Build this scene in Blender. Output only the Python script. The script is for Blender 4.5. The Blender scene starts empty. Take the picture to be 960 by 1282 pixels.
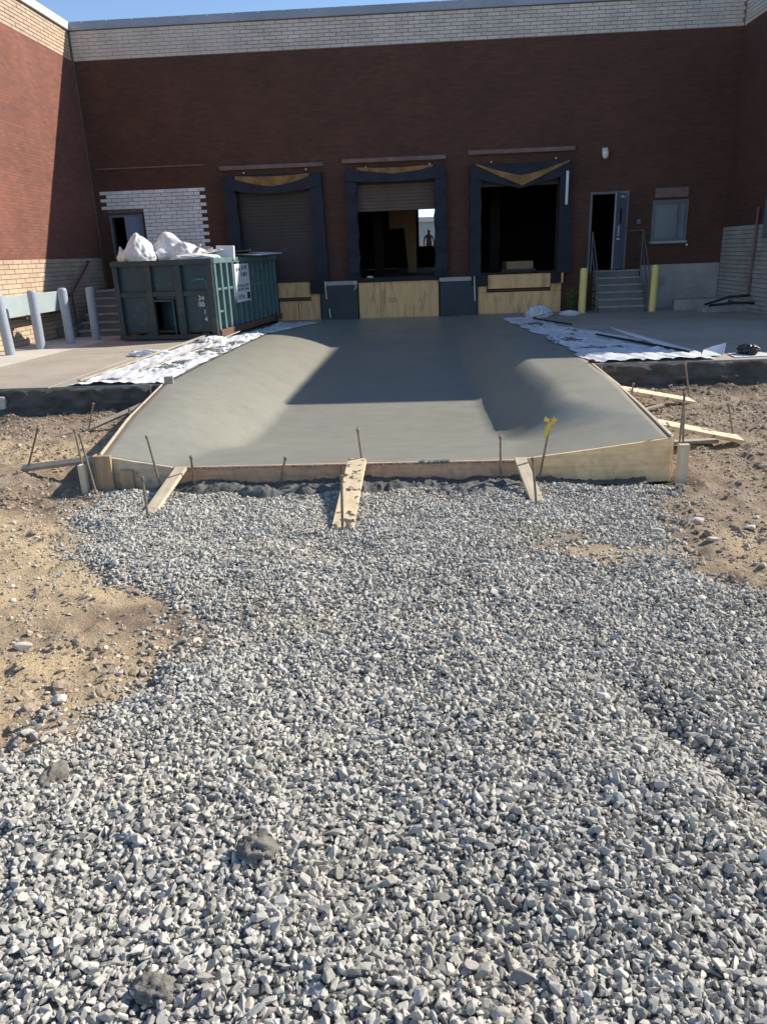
import bpy, bmesh, math, random
import numpy as np
from mathutils import Vector, Matrix, noise as mnoise
random.seed(7); rng = np.random.default_rng(7)
SC = bpy.context.scene
R = math.radians

# ---------------------------------------------------------------- camera, sky, sun, exposure
cam = bpy.data.cameras.new('camera'); cam_o = bpy.data.objects.new('camera', cam)
SC.collection.objects.link(cam_o); SC.camera = cam_o
F_, PITCH, ROLL, YAW = 935.75, 0.33385, -0.03779, 0.05986
fw = Vector((-math.sin(YAW)*math.cos(PITCH), math.cos(YAW)*math.cos(PITCH), -math.sin(PITCH)))
rt = Vector((math.cos(YAW), math.sin(YAW), 0)); up = rt.cross(fw)
r2 = rt*math.cos(ROLL)+up*math.sin(ROLL); u2 = up*math.cos(ROLL)-rt*math.sin(ROLL)
m = Matrix((( r2.x, u2.x, -fw.x), (r2.y, u2.y, -fw.y), (r2.z, u2.z, -fw.z))).to_4x4()
m.translation = Vector((0, 0, 1.6)); cam_o.matrix_world = m
cam.sensor_fit = 'HORIZONTAL'; cam.sensor_width = 36; cam.lens = 36*F_/960
cam.clip_start = 0.05; cam.clip_end = 2000

SUN = Vector((1.27, 0.58, 1.0)).normalized()
W = bpy.data.worlds.new('World'); SC.world = W; W.use_nodes = True
wn = W.node_tree.nodes; wl = W.node_tree.links
sky = wn.new('ShaderNodeTexSky'); sky.sky_type = 'NISHITA'; sky.sun_disc = False
sky.sun_elevation = math.asin(SUN.z); sky.sun_rotation = math.atan2(SUN.x, SUN.y)
sky.air_density = 1.0; sky.dust_density = 0.0; sky.ozone_density = 2.2; sky.altitude = 1500
wl.new(sky.outputs[0], wn['Background'].inputs[0]); wn['Background'].inputs[1].default_value = 0.135
sl = bpy.data.lights.new('sun', 'SUN'); sl.energy = 5.0; sl.angle = R(0.53); sl.color = (1, .93, .82)
so = bpy.data.objects.new('sun', sl); SC.collection.objects.link(so)
so.rotation_euler = (-SUN).to_track_quat('-Z', 'Y').to_euler(); so.location = (30, 20, 30)
vs = SC.view_settings
vs.view_transform = 'Standard'; vs.look = 'None'; vs.exposure = 0.5; vs.gamma = 1.0; vs.use_curve_mapping = False
SC.cycles.max_bounces = 6

# ---------------------------------------------------------------- materials
MATS = {}
def lin(c): return tuple(((v/255)/12.92 if v/255 <= .04045 else ((v/255+.055)/1.055)**2.4) for v in c)
class NT:
    def __init__(s, name):
        s.m = bpy.data.materials.new(name); s.m.use_nodes = True
        s.t = s.m.node_tree; s.b = s.t.nodes['Principled BSDF']; s.n = s.t.nodes
    def add(s, ty, **kw):
        o = s.n.new(ty)
        for k, v in kw.items(): setattr(o, k, v)
        return o
    def link(s, a, b): s.t.links.new(a, b)
    def noise(s, vec, scale, detail=5, rough=.6, dist=0):
        o = s.add('ShaderNodeTexNoise'); o.inputs['Scale'].default_value = scale
        o.inputs['Detail'].default_value = detail; o.inputs['Roughness'].default_value = rough
        o.inputs['Distortion'].default_value = dist; s.link(vec, o.inputs['Vector']); return o.outputs['Fac']
    def ramp(s, fac, a, b, ca=(0,0,0), cb=(1,1,1)):
        o = s.add('ShaderNodeValToRGB'); e = o.color_ramp.elements
        e[0].position = a; e[1].position = b; e[0].color = (*ca, 1); e[1].color = (*cb, 1)
        s.link(fac, o.inputs[0]); return o.outputs[0]
    def mix(s, fac, a, b, mode='MIX'):
        o = s.add('ShaderNodeMix', data_type='RGBA', blend_type=mode)
        for i, v in ((0, fac), (6, a), (7, b)):
            if isinstance(v, (int, float)): o.inputs[i].default_value = v
            elif isinstance(v, tuple): o.inputs[i].default_value = (*v, 1)
            else: s.link(v, o.inputs[i])
        return o.outputs[2]
    def math(s, op, a, b=0.0):
        o = s.add('ShaderNodeMath', operation=op)
        for i, v in ((0, a), (1, b)):
            if isinstance(v, (int, float)): o.inputs[i].default_value = v
            else: s.link(v, o.inputs[i])
        return o.outputs[0]
    def bump(s, h, strength, dist):
        o = s.add('ShaderNodeBump'); o.inputs['Strength'].default_value = strength
        o.inputs['Distance'].default_value = dist; s.link(h, o.inputs['Height']); s.link(o.outputs[0], s.b.inputs['Normal']); return o
    def pos(s, stretch=(1,1,1), obj=False):
        if obj: src = s.add('ShaderNodeTexCoord').outputs['Object']
        else: src = s.add('ShaderNodeNewGeometry').outputs['Position']
        if stretch == (1,1,1): return src
        o = s.add('ShaderNodeMapping'); o.inputs['Scale'].default_value = stretch; s.link(src, o.inputs[0]); return o.outputs[0]

def mat(name, c1, c2=None, scale=3, rough=.8, bump=.3, bscale=40, bdist=.004, stretch=(1,1,1), obj=False,
        var=0.0, dirt=None, dscale=1.5, dlo=.5, dhi=.75, metal=0.0, lo=.35, hi=.65, damt=1.0, grain=.12, spec=None):
    if name in MATS: return MATS[name]
    s = NT(name); P = s.pos(stretch, obj)
    c2 = c2 or tuple(v*.75 for v in c1)
    col = s.mix(s.ramp(s.noise(P, scale), lo, hi), c1, c2)
    if grain:
        g = s.ramp(s.noise(P, scale*14+20, 3), .3, .7, (1-grain,)*3, (1+grain,)*3)
        col = s.mix(1.0, col, g, 'MULTIPLY')
    if dirt:
        f = s.ramp(s.noise(P, dscale, 8, .7, .3), dlo, dhi)
        if damt < 1: f = s.math('MULTIPLY', f, damt)
        col = s.mix(f, col, dirt)
    if var:
        oi = s.add('ShaderNodeObjectInfo').outputs['Random']
        k = s.ramp(oi, 0, 1, (1-var,)*3, (1+var,)*3); col = s.mix(1.0, col, k, 'MULTIPLY')
    s.link(col, s.b.inputs['Base Color']); s.b.inputs['Roughness'].default_value = rough
    s.b.inputs['Metallic'].default_value = metal
    if spec is not None: s.b.inputs['Specular IOR Level'].default_value = spec
    if bump: s.bump(s.noise(P, bscale, 6, .65), bump, bdist)
    MATS[name] = s.m; return s.m

def brick_mat(name='red_brick', k=1.0, g_=1.0):
    s = NT(name); g = s.pos(); sep = s.add('ShaderNodeSeparateXYZ'); s.link(g, sep.inputs[0])
    cb = s.add('ShaderNodeCombineXYZ'); s.link(s.math('ADD', sep.outputs[0], sep.outputs[1]), cb.inputs[0]); s.link(sep.outputs[2], cb.inputs[1])
    b = s.add('ShaderNodeTexBrick'); s.link(cb.outputs[0], b.inputs['Vector'])
    b.inputs['Scale'].default_value = 1; b.inputs['Brick Width'].default_value = .205; b.inputs['Row Height'].default_value = .068
    b.inputs['Mortar Size'].default_value = .006; b.inputs['Mortar Smooth'].default_value = .3; b.inputs['Bias'].default_value = -.1
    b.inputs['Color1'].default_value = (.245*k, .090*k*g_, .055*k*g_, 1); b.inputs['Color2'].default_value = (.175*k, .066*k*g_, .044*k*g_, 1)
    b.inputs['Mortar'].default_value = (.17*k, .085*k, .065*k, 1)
    n = s.noise(g, .7, 6, .6); v = s.ramp(n, .3, .7, (.82,.80,.80), (1.15,1.12,1.12)); col = s.mix(1.0, b.outputs[0], v, 'MULTIPLY')
    mp = s.pos((3.0, 3.0, .35)); st = s.ramp(s.noise(mp, 1.3, 6, .7), .55, .8); col = s.mix(s.math('MULTIPLY', st, .25), col, (.20*k, .13*k, .11*k))
    s.link(col, s.b.inputs['Base Color']); s.b.inputs['Roughness'].default_value = .85
    h = s.math('SUBTRACT', s.math('MULTIPLY', s.noise(g, 60, 4), .35), s.math('MULTIPLY', b.outputs['Fac'], 1.0))
    s.bump(h, .7, .006); return s.m
M_BRICK = brick_mat(); M_BRICK_SHADE = brick_mat('red_brick_shaded', .44, 1.22)  # second brick is a darkened copy, painting shade into the back and right walls

def terrain_mat():
    s = NT('dirt_ground'); P = s.pos()
    a = s.add('ShaderNodeAttribute', attribute_name='zone'); sep = s.add('ShaderNodeSeparateColor'); s.link(a.outputs['Color'], sep.inputs[0])
    n1 = s.noise(P, 1.6, 8, .65, .4); n2 = s.noise(P, 14, 6, .7); n3 = s.noise(P, 90, 4, .7)
    brown = s.mix(s.ramp(n1, .35, .65), (.29, .215, .150), (.45, .35, .245))
    yel = s.mix(s.ramp(n2, .35, .65), (.76, .58, .34), (.60, .455, .28))
    col = s.mix(sep.outputs[1], brown, yel)
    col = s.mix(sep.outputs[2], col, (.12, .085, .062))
    gr = s.mix(s.ramp(n2, .35, .65), (.15, .145, .14), (.24, .23, .215))
    col = s.mix(sep.outputs[0], col, gr)
    col = s.mix(1.0, col, s.ramp(n2, .3, .7, (.74,)*3, (1.2,)*3), 'MULTIPLY')
    col = s.mix(1.0, col, s.ramp(n3, .3, .7, (.75,)*3, (1.22,)*3), 'MULTIPLY')
    s.link(col, s.b.inputs['Base Color']); s.b.inputs['Roughness'].default_value = .95; s.b.inputs['Specular IOR Level'].default_value = .2
    h = s.math('ADD', s.noise(P, 35, 8, .7), s.math('MULTIPLY', s.noise(P, 120, 4, .7), .4))
    s.bump(h, 1.0, .03); return s.m
def stone_mat(name, dark, light, warm):
    s = NT(name); P = s.pos()
    a = s.add('ShaderNodeAttribute', attribute_name='tone', attribute_type='INSTANCER')
    e = s.ramp(a.outputs['Fac'], 0, 1, dark, light)
    w = s.ramp(s.noise(P, 1.1, 6, .6), .5, .72); col = s.mix(s.math('MULTIPLY', w, .55), e, s.mix(1.0, e, warm, 'MULTIPLY'))
    col = s.mix(1.0, col, s.ramp(s.noise(P, 140, 4, .7), .3, .7, (.8,)*3, (1.15,)*3), 'MULTIPLY')
    s.link(col, s.b.inputs['Base Color']); s.b.inputs['Roughness'].default_value = .82
    s.bump(s.noise(P, 260, 4, .7), .35, .002); return s.m

def slab_mat():
    s = NT('fresh_concrete'); P = s.pos()
    n1 = s.noise(P, .55, 6, .6, .5); n2 = s.noise(P, 3.5, 6, .6)
    st = s.noise(s.pos((1.0, 22, 22)), 1.5, 5, .6)
    st2 = s.noise(s.pos((2.0, 70, 70)), 2.5, 3, .6)
    col = s.mix(s.ramp(n1, .35, .65), (.290, .280, .226), (.246, .240, .198))
    col = s.mix(1.0, col, s.ramp(n2, .3, .7, (.93,)*3, (1.07,)*3), 'MULTIPLY')
    col = s.mix(1.0, col, s.ramp(st, .3, .7, (.90,)*3, (1.09,)*3), 'MULTIPLY')
    col = s.mix(s.math('MULTIPLY', s.ramp(s.noise(P, .9, 4, .5, 1.0), .52, .66), .22), col, (.20,.205,.175))
    s.link(col, s.b.inputs['Base Color'])
    s.link(s.ramp(n1, .3, .7, (.33,)*3, (.52,)*3), s.b.inputs['Roughness'])
    h = s.math('ADD', s.math('MULTIPLY', st, .6), s.math('ADD', s.math('MULTIPLY', st2, .3), s.math('MULTIPLY', s.noise(P, 60, 4), .12)))
    s.bump(h, .35, .004); return s.m

def wood_mat(name, c1, c2, axis='X', dirt=None, dlo=.55, dhi=.62, damt=1.0):
    if name in MATS: return MATS[name]
    s = NT(name); st = {'X': (1.2, 22, 22), 'Z': (22, 22, 1.2), 'Y': (22, 1.2, 22)}[axis]
    P = s.pos(st, True); Q = s.pos((1,1,1), True)
    oi = s.add('ShaderNodeObjectInfo').outputs['Random']
    g = s.noise(P, 1.6, 8, .65, .6)
    col = s.mix(s.ramp(g, .35, .62), c1, c2)
    col = s.mix(1.0, col, s.ramp(s.noise(Q, 6, 5), .3, .7, (.82,)*3, (1.12,)*3), 'MULTIPLY')
    col = s.mix(1.0, col, s.ramp(oi, 0, 1, (.9,)*3, (1.08,)*3), 'MULTIPLY')
    if dirt: col = s.mix(s.math('MULTIPLY', s.ramp(s.noise(Q, 14, 5, .6), dlo, dhi), damt), col, dirt)
    s.link(col, s.b.inputs['Base Color']); s.b.inputs['Roughness'].default_value = .8
    s.bump(g, .3, .003); MATS[name] = s.m; return s.m

M_BLOCK = mat('cream_block', (.63,.58,.51), (.53,.48,.42), 1.5, .85, .4, 60, .004, var=.10, dirt=(.22,.19,.16), dscale=.9, dlo=.55, dhi=.85, damt=.55)
M_GREYBLOCK = mat('white_glazed_block', (.80,.79,.78), (.72,.71,.70), 1.5, .7, .3, 60, .003, var=.12)
M_LBLOCK = mat('tan_block', (.56,.41,.28), (.46,.34,.24), 2, .85, .4, 60, .004, var=.09, dirt=(.25,.18,.13), dscale=1.5, dlo=.6, dhi=.9, damt=.5)
M_MORTAR = mat('mortar', (.22,.20,.18), (.16,.145,.13), 4, .95)
M_MORTARD = mat('dark_mortar', (.16,.145,.13), (.11,.10,.09), 4, .95)
M_COPING = mat('coping_metal', (.30,.33,.38), (.24,.27,.32), 1, .45, .05, 20, metal=.3)
M_COPW = mat('white_coping_metal', (.62,.62,.60), (.55,.55,.53), 1, .5, .05, 20)
M_LINTEL = mat('lintel_steel', (.22,.15,.14), (.16,.10,.09), 4, .8, .3, 40)
M_NAVY = mat('navy_dock_fabric', (.013,.019,.034), (.007,.011,.021), 3, .7, .5, 9, .02, dirt=(.07,.075,.085), dscale=5, dlo=.6, dhi=.8, damt=.5)
M_OCHRE = mat('ochre_foam', (.36,.20,.07), (.20,.11,.04), 5, .9, .5, 20, .01, dirt=(.05,.04,.03), dscale=4, dlo=.5, dhi=.75, damt=.8)
M_SHUT = mat('brown_shutter', (.050,.038,.034), (.036,.028,.026), 2, .55, .2, 30)
M_SHUTR = mat('red_brown_shutter', (.12,.075,.056), (.08,.05,.04), 2, .55, .2, 30)
M_CREAM = mat('cream_painted_steel', (.84,.53,.24), (.70,.44,.21), 2.5, .75, .3, 30, stretch=(3,3,.5), dirt=(.22,.11,.055), dscale=2.2, dlo=.50, dhi=.74, damt=.85)
M_DGREEN = mat('dark_green_panel', (.018,.032,.040), (.03,.045,.052), 2, .55, .3, 25, dirt=(.10,.115,.12), dscale=2.5, dlo=.6, dhi=.8, damt=.4)
M_BLACK = mat('black_rubber', (.012,.012,.014), (.02,.02,.022), 4, .8)
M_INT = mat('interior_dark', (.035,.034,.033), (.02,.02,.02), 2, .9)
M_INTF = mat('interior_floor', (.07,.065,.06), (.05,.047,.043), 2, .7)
M_CONC = mat('old_concrete', (.40,.345,.275), (.33,.285,.23), .8, .9, .5, 45, .006, dirt=(.21,.175,.14), dscale=1.1, dlo=.52, dhi=.8, damt=.55)
M_CONCP = mat('pale_concrete', (.56,.52,.45), (.48,.44,.38), .8, .9, .4, 45, .005)
M_CONCG = mat('grey_concrete', (.42,.405,.38), (.33,.32,.30), 1.5, .9, .5, 30, .006, dirt=(.09,.09,.075), dscale=1.3, dlo=.5, dhi=.75, damt=.7)
M_STEP = mat('step_concrete', (.19,.185,.18), (.15,.145,.14), 3, .9, .4, 40, .005)
M_NOSE = mat('step_nosing', (.40,.39,.37), (.30,.29,.28), 6, .8, .3, 50)
M_CUT = mat('cut_pavement_edge', (.125,.112,.098), (.055,.050,.044), 3, .95, .9, 18, .03, stretch=(1,1,2.5), dirt=(.17,.15,.125), dscale=3.5, dlo=.47, dhi=.72, damt=.8)
M_SLAB = slab_mat()
M_GREYP = mat('grey_bollard_paint', (.34,.37,.42), (.29,.32,.37), 3, .5, .15, 20, .003, dirt=(.20,.20,.2), dscale=5, dlo=.6, dhi=.8, damt=.5)
M_YELP = mat('yellow_bollard_paint', (.85,.68,.22), (.76,.60,.20), 3, .55, .2, 20, .003, dirt=(.25,.2,.08), dscale=6, dlo=.6, dhi=.8, damt=.5)
M_BEAM = mat('pale_blue_grey_paint', (.40,.46,.46), (.35,.41,.41), 2, .5, .1, 20)
M_DOOR = mat('grey_blue_door', (.20,.24,.31), (.16,.19,.25), 2, .5, .1, 20)
M_DFRAME = mat('door_frame_paint', (.16,.17,.20), (.12,.13,.15), 2, .6, .1, 20)
M_RED = mat('red_rail_paint', (.20,.04,.035), (.14,.03,.028), 3, .5, .1, 20)
M_RAIL = mat('galvanised_rail', (.16,.15,.15), (.11,.105,.10), 5, .5, .2, 30, metal=.3)
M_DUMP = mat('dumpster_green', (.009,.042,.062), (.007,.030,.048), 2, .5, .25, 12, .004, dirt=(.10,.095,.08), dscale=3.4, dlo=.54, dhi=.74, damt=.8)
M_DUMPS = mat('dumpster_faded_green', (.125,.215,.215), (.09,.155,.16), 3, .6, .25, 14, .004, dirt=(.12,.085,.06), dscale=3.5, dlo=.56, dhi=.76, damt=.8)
M_DUMPF = mat('dumpster_worn_frame', (.014,.034,.041), (.024,.034,.036), 3, .6, .3, 14, .004, dirt=(.12,.075,.05), dscale=4, dlo=.52, dhi=.75, damt=.8)
M_RUST = mat('rusty_steel', (.17,.085,.05), (.09,.06,.045), 6, .8, .5, 30, .004)
M_STAKE = mat('stake_steel', (.30,.235,.18), (.19,.145,.11), 8, .65, .4, 60, .002, metal=.4, var=.15, dirt=(.26,.24,.21), dscale=9, dlo=.55, dhi=.7, damt=.6)
M_PAPER = mat('white_card', (.72,.72,.72), (.62,.62,.62), 5, .7, .1, 20)
M_INK = mat('black_ink', (.02,.02,.022), (.03,.03,.03), 5, .8, 0)
M_WHITEP = mat('white_stencil_paint', (.75,.75,.72), (.6,.6,.58), 9, .7, 0)
M_TEAL = mat('teal_scratch', (.05,.22,.22), (.04,.17,.18), 9, .6, 0)
M_CARD = mat('cardboard', (.42,.28,.15), (.34,.22,.12), 4, .85, .2, 20, var=.12)
M_TARP = mat('white_plastic_sheet', (.74,.75,.76), (.66,.67,.68), 1.5, .45, .6, 6, .02, dirt=(.46,.43,.38), dscale=3.5, dlo=.50, dhi=.78, damt=.5)
M_MUD = mat('wet_concrete_splatter', (.17,.168,.15), (.11,.11,.10), 6, .6, .8, 40, .01)
M_SPILL = mat('spilled_concrete', (.135,.135,.118), (.085,.086,.078), 5, .7, .9, 35, .015)
M_LUMP = mat('dirty_concrete_lump', (.27,.245,.205), (.16,.145,.12), 9, .95, .9, 70, .012)
M_ROCK = mat('pale_rock', (.62,.56,.47), (.46,.40,.32), 8, .9, .6, 50, .008, var=.15)
M_RIBBON = mat('yellow_tape', (.75,.55,.03), (.62,.45,.03), 6, .5, .1, 20)
M_LEAF = mat('weed_leaf', (.10,.20,.045), (.07,.14,.035), 9, .6, 0, var=.2)
M_GLASSW = mat('window_blind', (.20,.24,.27), (.15,.18,.21), 2, .35, .05, 20)
M_PLASTIC = mat('black_plastic', (.02,.02,.024), (.03,.03,.035), 8, .35, .5, 14, .02)
W_FORM = wood_mat('form_board_brown', (.70,.42,.25), (.54,.33,.20), 'X', dirt=(.20,.15,.11), dlo=.48, dhi=.74, damt=.5)
W_FORMR = wood_mat('form_board_yellow', (.90,.63,.34), (.76,.52,.27), 'X', dirt=(.42,.27,.14), dlo=.50, dhi=.78, damt=.5)
W_FORML = wood_mat('form_board_grey', (.62,.50,.36), (.46,.37,.26), 'X', dirt=(.15,.14,.12), dlo=.55, dhi=.72, damt=.7)
W_NEW = wood_mat('new_plank', (.78,.62,.40), (.66,.50,.31), 'X', dirt=(.09,.085,.075), dlo=.60, dhi=.625)
W_MUD = wood_mat('muddy_new_plank', (.78,.62,.40), (.66,.50,.31), 'X', dirt=(.07,.068,.062), dlo=.555, dhi=.575)
W_OLD = wood_mat('weathered_plank', (.46,.40,.31), (.34,.29,.23), 'X', dirt=(.14,.12,.10), dlo=.6, dhi=.7, damt=.6)
W_PALE = wood_mat('pale_plank', (.66,.55,.38), (.52,.43,.30), 'X', dirt=(.2,.17,.13), dlo=.62, dhi=.72, damt=.7)
W_POST = wood_mat('post_board', (.48,.33,.19), (.34,.23,.14), 'Z', dirt=(.34,.27,.17), dlo=.55, dhi=.7, damt=.7)
W_STUD = wood_mat('stud_board', (.72,.58,.41), (.58,.46,.32), 'Z')

# bag plastic : thin slightly translucent sheeting
def bag_mat():
    s = NT('white_bag_plastic'); P = s.pos()
    s.link(s.mix(s.ramp(s.noise(P, 4, 6), .35, .65), (.80,.79,.77), (.66,.64,.60)), s.b.inputs['Base Color'])
    s.b.inputs['Roughness'].default_value = .35; s.b.inputs['Subsurface Weight'].default_value = .25
    s.b.inputs['Subsurface Radius'].default_value = (.08,.08,.08)
    s.bump(s.noise(P, 9, 4, .6, 2.0), .35, .03); return s.m
M_BAG = bag_mat()

# ---------------------------------------------------------------- mesh helpers
def tag(o, label=None, cat=None, group=None, kind=None):
    for k, v in (('label', label), ('category', cat), ('group', group), ('kind', kind)):
        if v: o[k] = v
    return o
def link(name, me, parent=None, mt=None, smooth=False):
    if mt is not None and not me.materials: me.materials.append(mt)
    o = bpy.data.objects.new(name, me); SC.collection.objects.link(o)
    if parent is not None: o.parent = parent
    if smooth: me.polygons.foreach_set('use_smooth', [True]*len(me.polygons))
    return o
def empty(name, loc=(0,0,0), rz=0):
    o = bpy.data.objects.new(name, None); SC.collection.objects.link(o); o.location = loc; o.rotation_euler = (0,0,rz); o.empty_display_size = .1
    return o
class MB:
    def __init__(s): s.v = []; s.f = []
    def add(s, vs, fs):
        n = len(s.v); s.v += [tuple(v) for v in vs]; s.f += [tuple(i+n for i in f) for f in fs]; return s
    def box(s, x0, x1, y0, y1, z0, z1):
        return s.add([(x0,y0,z0),(x1,y0,z0),(x1,y1,z0),(x0,y1,z0),(x0,y0,z1),(x1,y0,z1),(x1,y1,z1),(x0,y1,z1)],
                     [(0,3,2,1),(4,5,6,7),(0,1,5,4),(1,2,6,5),(2,3,7,6),(3,0,4,7)])
    def bar(s, p, q, w, t, up=(0,0,1)):
        p = Vector(p); q = Vector(q); d = (q-p).normalized(); sd = d.cross(Vector(up)).normalized(); u = sd.cross(d)
        vs = [e+sd*a*w/2+u*b*t/2 for e in (p, q) for a, b in ((-1,-1),(1,-1),(1,1),(-1,1))]
        return s.add(vs, [(0,1,2,3),(7,6,5,4),(0,4,5,1),(1,5,6,2),(2,6,7,3),(3,7,4,0)])
    def tube(s, pts, r, n=8, cap=True):
        pts = [Vector(p) for p in pts]; rs = r if isinstance(r, (list, tuple)) else [r]*len(pts); base = len(s.v); prev = None
        for i, p in enumerate(pts):
            d = (pts[min(i+1, len(pts)-1)]-pts[max(i-1, 0)]).normalized()
            a = d.cross(Vector((0,0,1)) if abs(d.z) < .9 else Vector((1,0,0))).normalized() if prev is None else (prev-d*prev.dot(d)).normalized()
            prev = a; b = d.cross(a)
            for k in range(n):
                t = 2*math.pi*k/n; s.v.append(tuple(p+(a*math.cos(t)+b*math.sin(t))*rs[i]))
        for i in range(len(pts)-1):
            for k in range(n):
                s.f.append((base+i*n+k, base+i*n+(k+1)%n, base+(i+1)*n+(k+1)%n, base+(i+1)*n+k))
        if cap:
            s.f.append(tuple(base+k for k in range(n))[::-1]); s.f.append(tuple(base+(len(pts)-1)*n+k for k in range(n)))
        return s
    def prism(s, poly, z0, z1):       # poly counter-clockwise in xy ; z0,z1 numbers or functions
        f0 = z0 if callable(z0) else (lambda x, y: z0); f1 = z1 if callable(z1) else (lambda x, y: z1); n = len(poly)
        vs = [(x,y,f0(x,y)) for x,y in poly]+[(x,y,f1(x,y)) for x,y in poly]
        return s.add(vs, [tuple(range(n))[::-1], tuple(range(n,2*n))]+[(i,(i+1)%n,n+(i+1)%n,n+i) for i in range(n)])
    def mesh(s, name):
        me = bpy.data.meshes.new(name); me.from_pydata(s.v, [], s.f); me.validate(); me.update(); return me
    def build(s, name, mt, parent=None, smooth=False, bevel=0, origin=None):
        vv = s.v
        if origin is not None:
            ox, oy, oz = origin; s.v = [(x-ox, y-oy, z-oz) for x,y,z in vv]
        o = link(name, s.mesh(name), parent, mt, smooth)
        if origin is not None: o.location = origin
        if bevel: bv = o.modifiers.new('bevel', 'BEVEL'); bv.width = bevel; bv.segments = 2; bv.limit_method = 'ANGLE'
        return o

def smooth_angle(o, ang=40):
    me = o.data
    me.polygons.foreach_set('use_smooth', [True]*len(me.polygons))
    bm = bmesh.new(); bm.from_mesh(me)
    for e in bm.edges:
        if len(e.link_faces) == 2 and e.calc_face_angle(0) > R(ang): e.smooth = False
    bm.to_mesh(me); bm.free()

# numpy value noise
_T = rng.random((256, 256))
def vnoise(x, y, seed=0):
    x = np.asarray(x, float)+seed*17.3; y = np.asarray(y, float)+seed*9.7
    xi = np.floor(x).astype(int); yi = np.floor(y).astype(int); fx = x-xi; fy = y-yi
    fx = fx*fx*(3-2*fx); fy = fy*fy*(3-2*fy)
    a = _T[xi % 256, yi % 256]; b = _T[(xi+1) % 256, yi % 256]; c = _T[xi % 256, (yi+1) % 256]; d = _T[(xi+1) % 256, (yi+1) % 256]
    return (a*(1-fx)+b*fx)*(1-fy)+(c*(1-fx)+d*fx)*fy-.5
def fbm(x, y, sc, oct=4, seed=0):
    r = 0; a = 1
    for i in range(oct): r = r+a*vnoise(np.asarray(x)*sc, np.asarray(y)*sc, seed+i*3); sc *= 2.03; a *= .5
    return r
def sstep(a, b, x):
    t = np.clip((np.asarray(x, float)-a)/(b-a), 0, 1); return t*t*(3-2*t)
def ip(x, pts): return np.interp(x, [p[0] for p in pts], [p[1] for p in pts])

# ---------------------------------------------------------------- layout curves (metres; camera stands at the origin, wall at Y=21.4)
D = 21.41; XL = -8.79; XR = 7.94
EL = [(6.5,-2.95),(7.8,-3.18),(10.2,-3.58),(13.6,-3.60),(17.1,-3.56),(19.7,-2.78),(21.4,-2.75)]     # left edge X of the ramp by Y
ER = [(6.5,2.15),(9.2,2.32),(11.1,2.39),(14.7,2.37),(17.6,2.1),(19.8,1.96),(21.4,1.9)]
def pav_z(x, y): return -0.09*min(max((y-12)/9, 0), 1)
def ramp_z(x, y):
    zc = ip(y, [(6.5,-.19),(7.3,-.24),(8.3,-.45),(9.1,-.54),(10.5,-.56),(12.8,-.52),(16,-.40),(19,-.25),(21.4,-.10)])
    el = ip(y, EL); er = ip(y, ER)
    pz = -0.09*np.clip((y-12)/9, 0, 1)
    zl = np.where(y < 8, ip(y, [(6.5,-.07),(8,-.0)]), pz); zr = np.where(y < 8, ip(y, [(6.5,-.02),(8,.0)]), pz)
    toe_r = ip(y, [(6.5,.80),(7.6,1.0),(8.5,.86),(9.5,.80),(21.4,.75)]); top_r = np.minimum(ip(y, [(6.5,2.15),(7.5,2.1),(8.3,1.62),(10,1.60),(21.4,1.55)]), er)
    toe_l = ip(y, [(6.5,-2.30),(8,-2.1),(21.4,-2.05)]); top_l = np.maximum(ip(y, [(6.5,-2.95),(8.5,-3.1),(10,-3.5),(17,-3.5),(19,-2.9),(21.4,-2.7)]), el)
    tr = np.clip((x-toe_r)/(top_r-toe_r), 0, 1); tl = np.clip((toe_l-x)/(toe_l-top_l), 0, 1)
    k = np.clip((y-6.5)/1.6, 0, 1)
    sr = tr*(1-k)+(.4*tr+.6*sstep(0,1,tr))*k; s_l = tl*(1-k)+(1-(1-tl)**1.9)*k
    hump = .05*np.exp(-((x-1.95)/.40)**2-((y-9.5)/.75)**2)
    return zc+(zr-zc)*sr+(zl-zc)*s_l+hump
GL = [(0.4,-2.7),(1.9,-2.3),(2.2,-1.7),(2.45,-1.55),(2.75,-1.52),(2.95,-1.40),(3.25,-1.16),(3.6,-1.28),(4.05,-1.74),(4.75,-2.40),(5.45,-2.78),(6.1,-3.0),(6.5,-2.9)]
GR = [(0.4,6.0),(2.6,3.7),(3.3,2.6),(3.9,1.95),(4.35,1.64),(5.0,1.58),(5.55,1.82),(6.1,2.0),(6.5,2.1)]
def gravel_amt(x, y):              # >0 inside the gravel, metres to its edge
    d = np.minimum(x-ip(y, GL), ip(y, GR)-x); d = np.minimum(d, 6.42-y)
    d = d+fbm(x, y, 2.2, 4, 5)*.38
    return d
def thin_amt(x, y):                # 0..1 where the gravel is thin and soil shows
    r = 0
    for cx, cy, rx, ry, a in ((1.12,4.62,.60,.34,.9),(-1.55,3.7,.7,.6,.85),(.0,3.9,.5,.25,.35),(-.6,4.6,.6,.3,.3),(1.9,5.4,.5,.35,.6)):
        r = np.maximum(r, a*np.clip(1.25-np.hypot((x-cx)/rx, (y-cy)/ry)+fbm(x, y, 4, 4, 9)*1.1, 0, 1))
    return r
def ground_base(x, y):
    return ip(y, [(-2,-.12),(1,-.14),(3.5,-.27),(6.2,-.385),(8,-.37),(10,-.345),(14,-.36),(30,-.4)])
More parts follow.
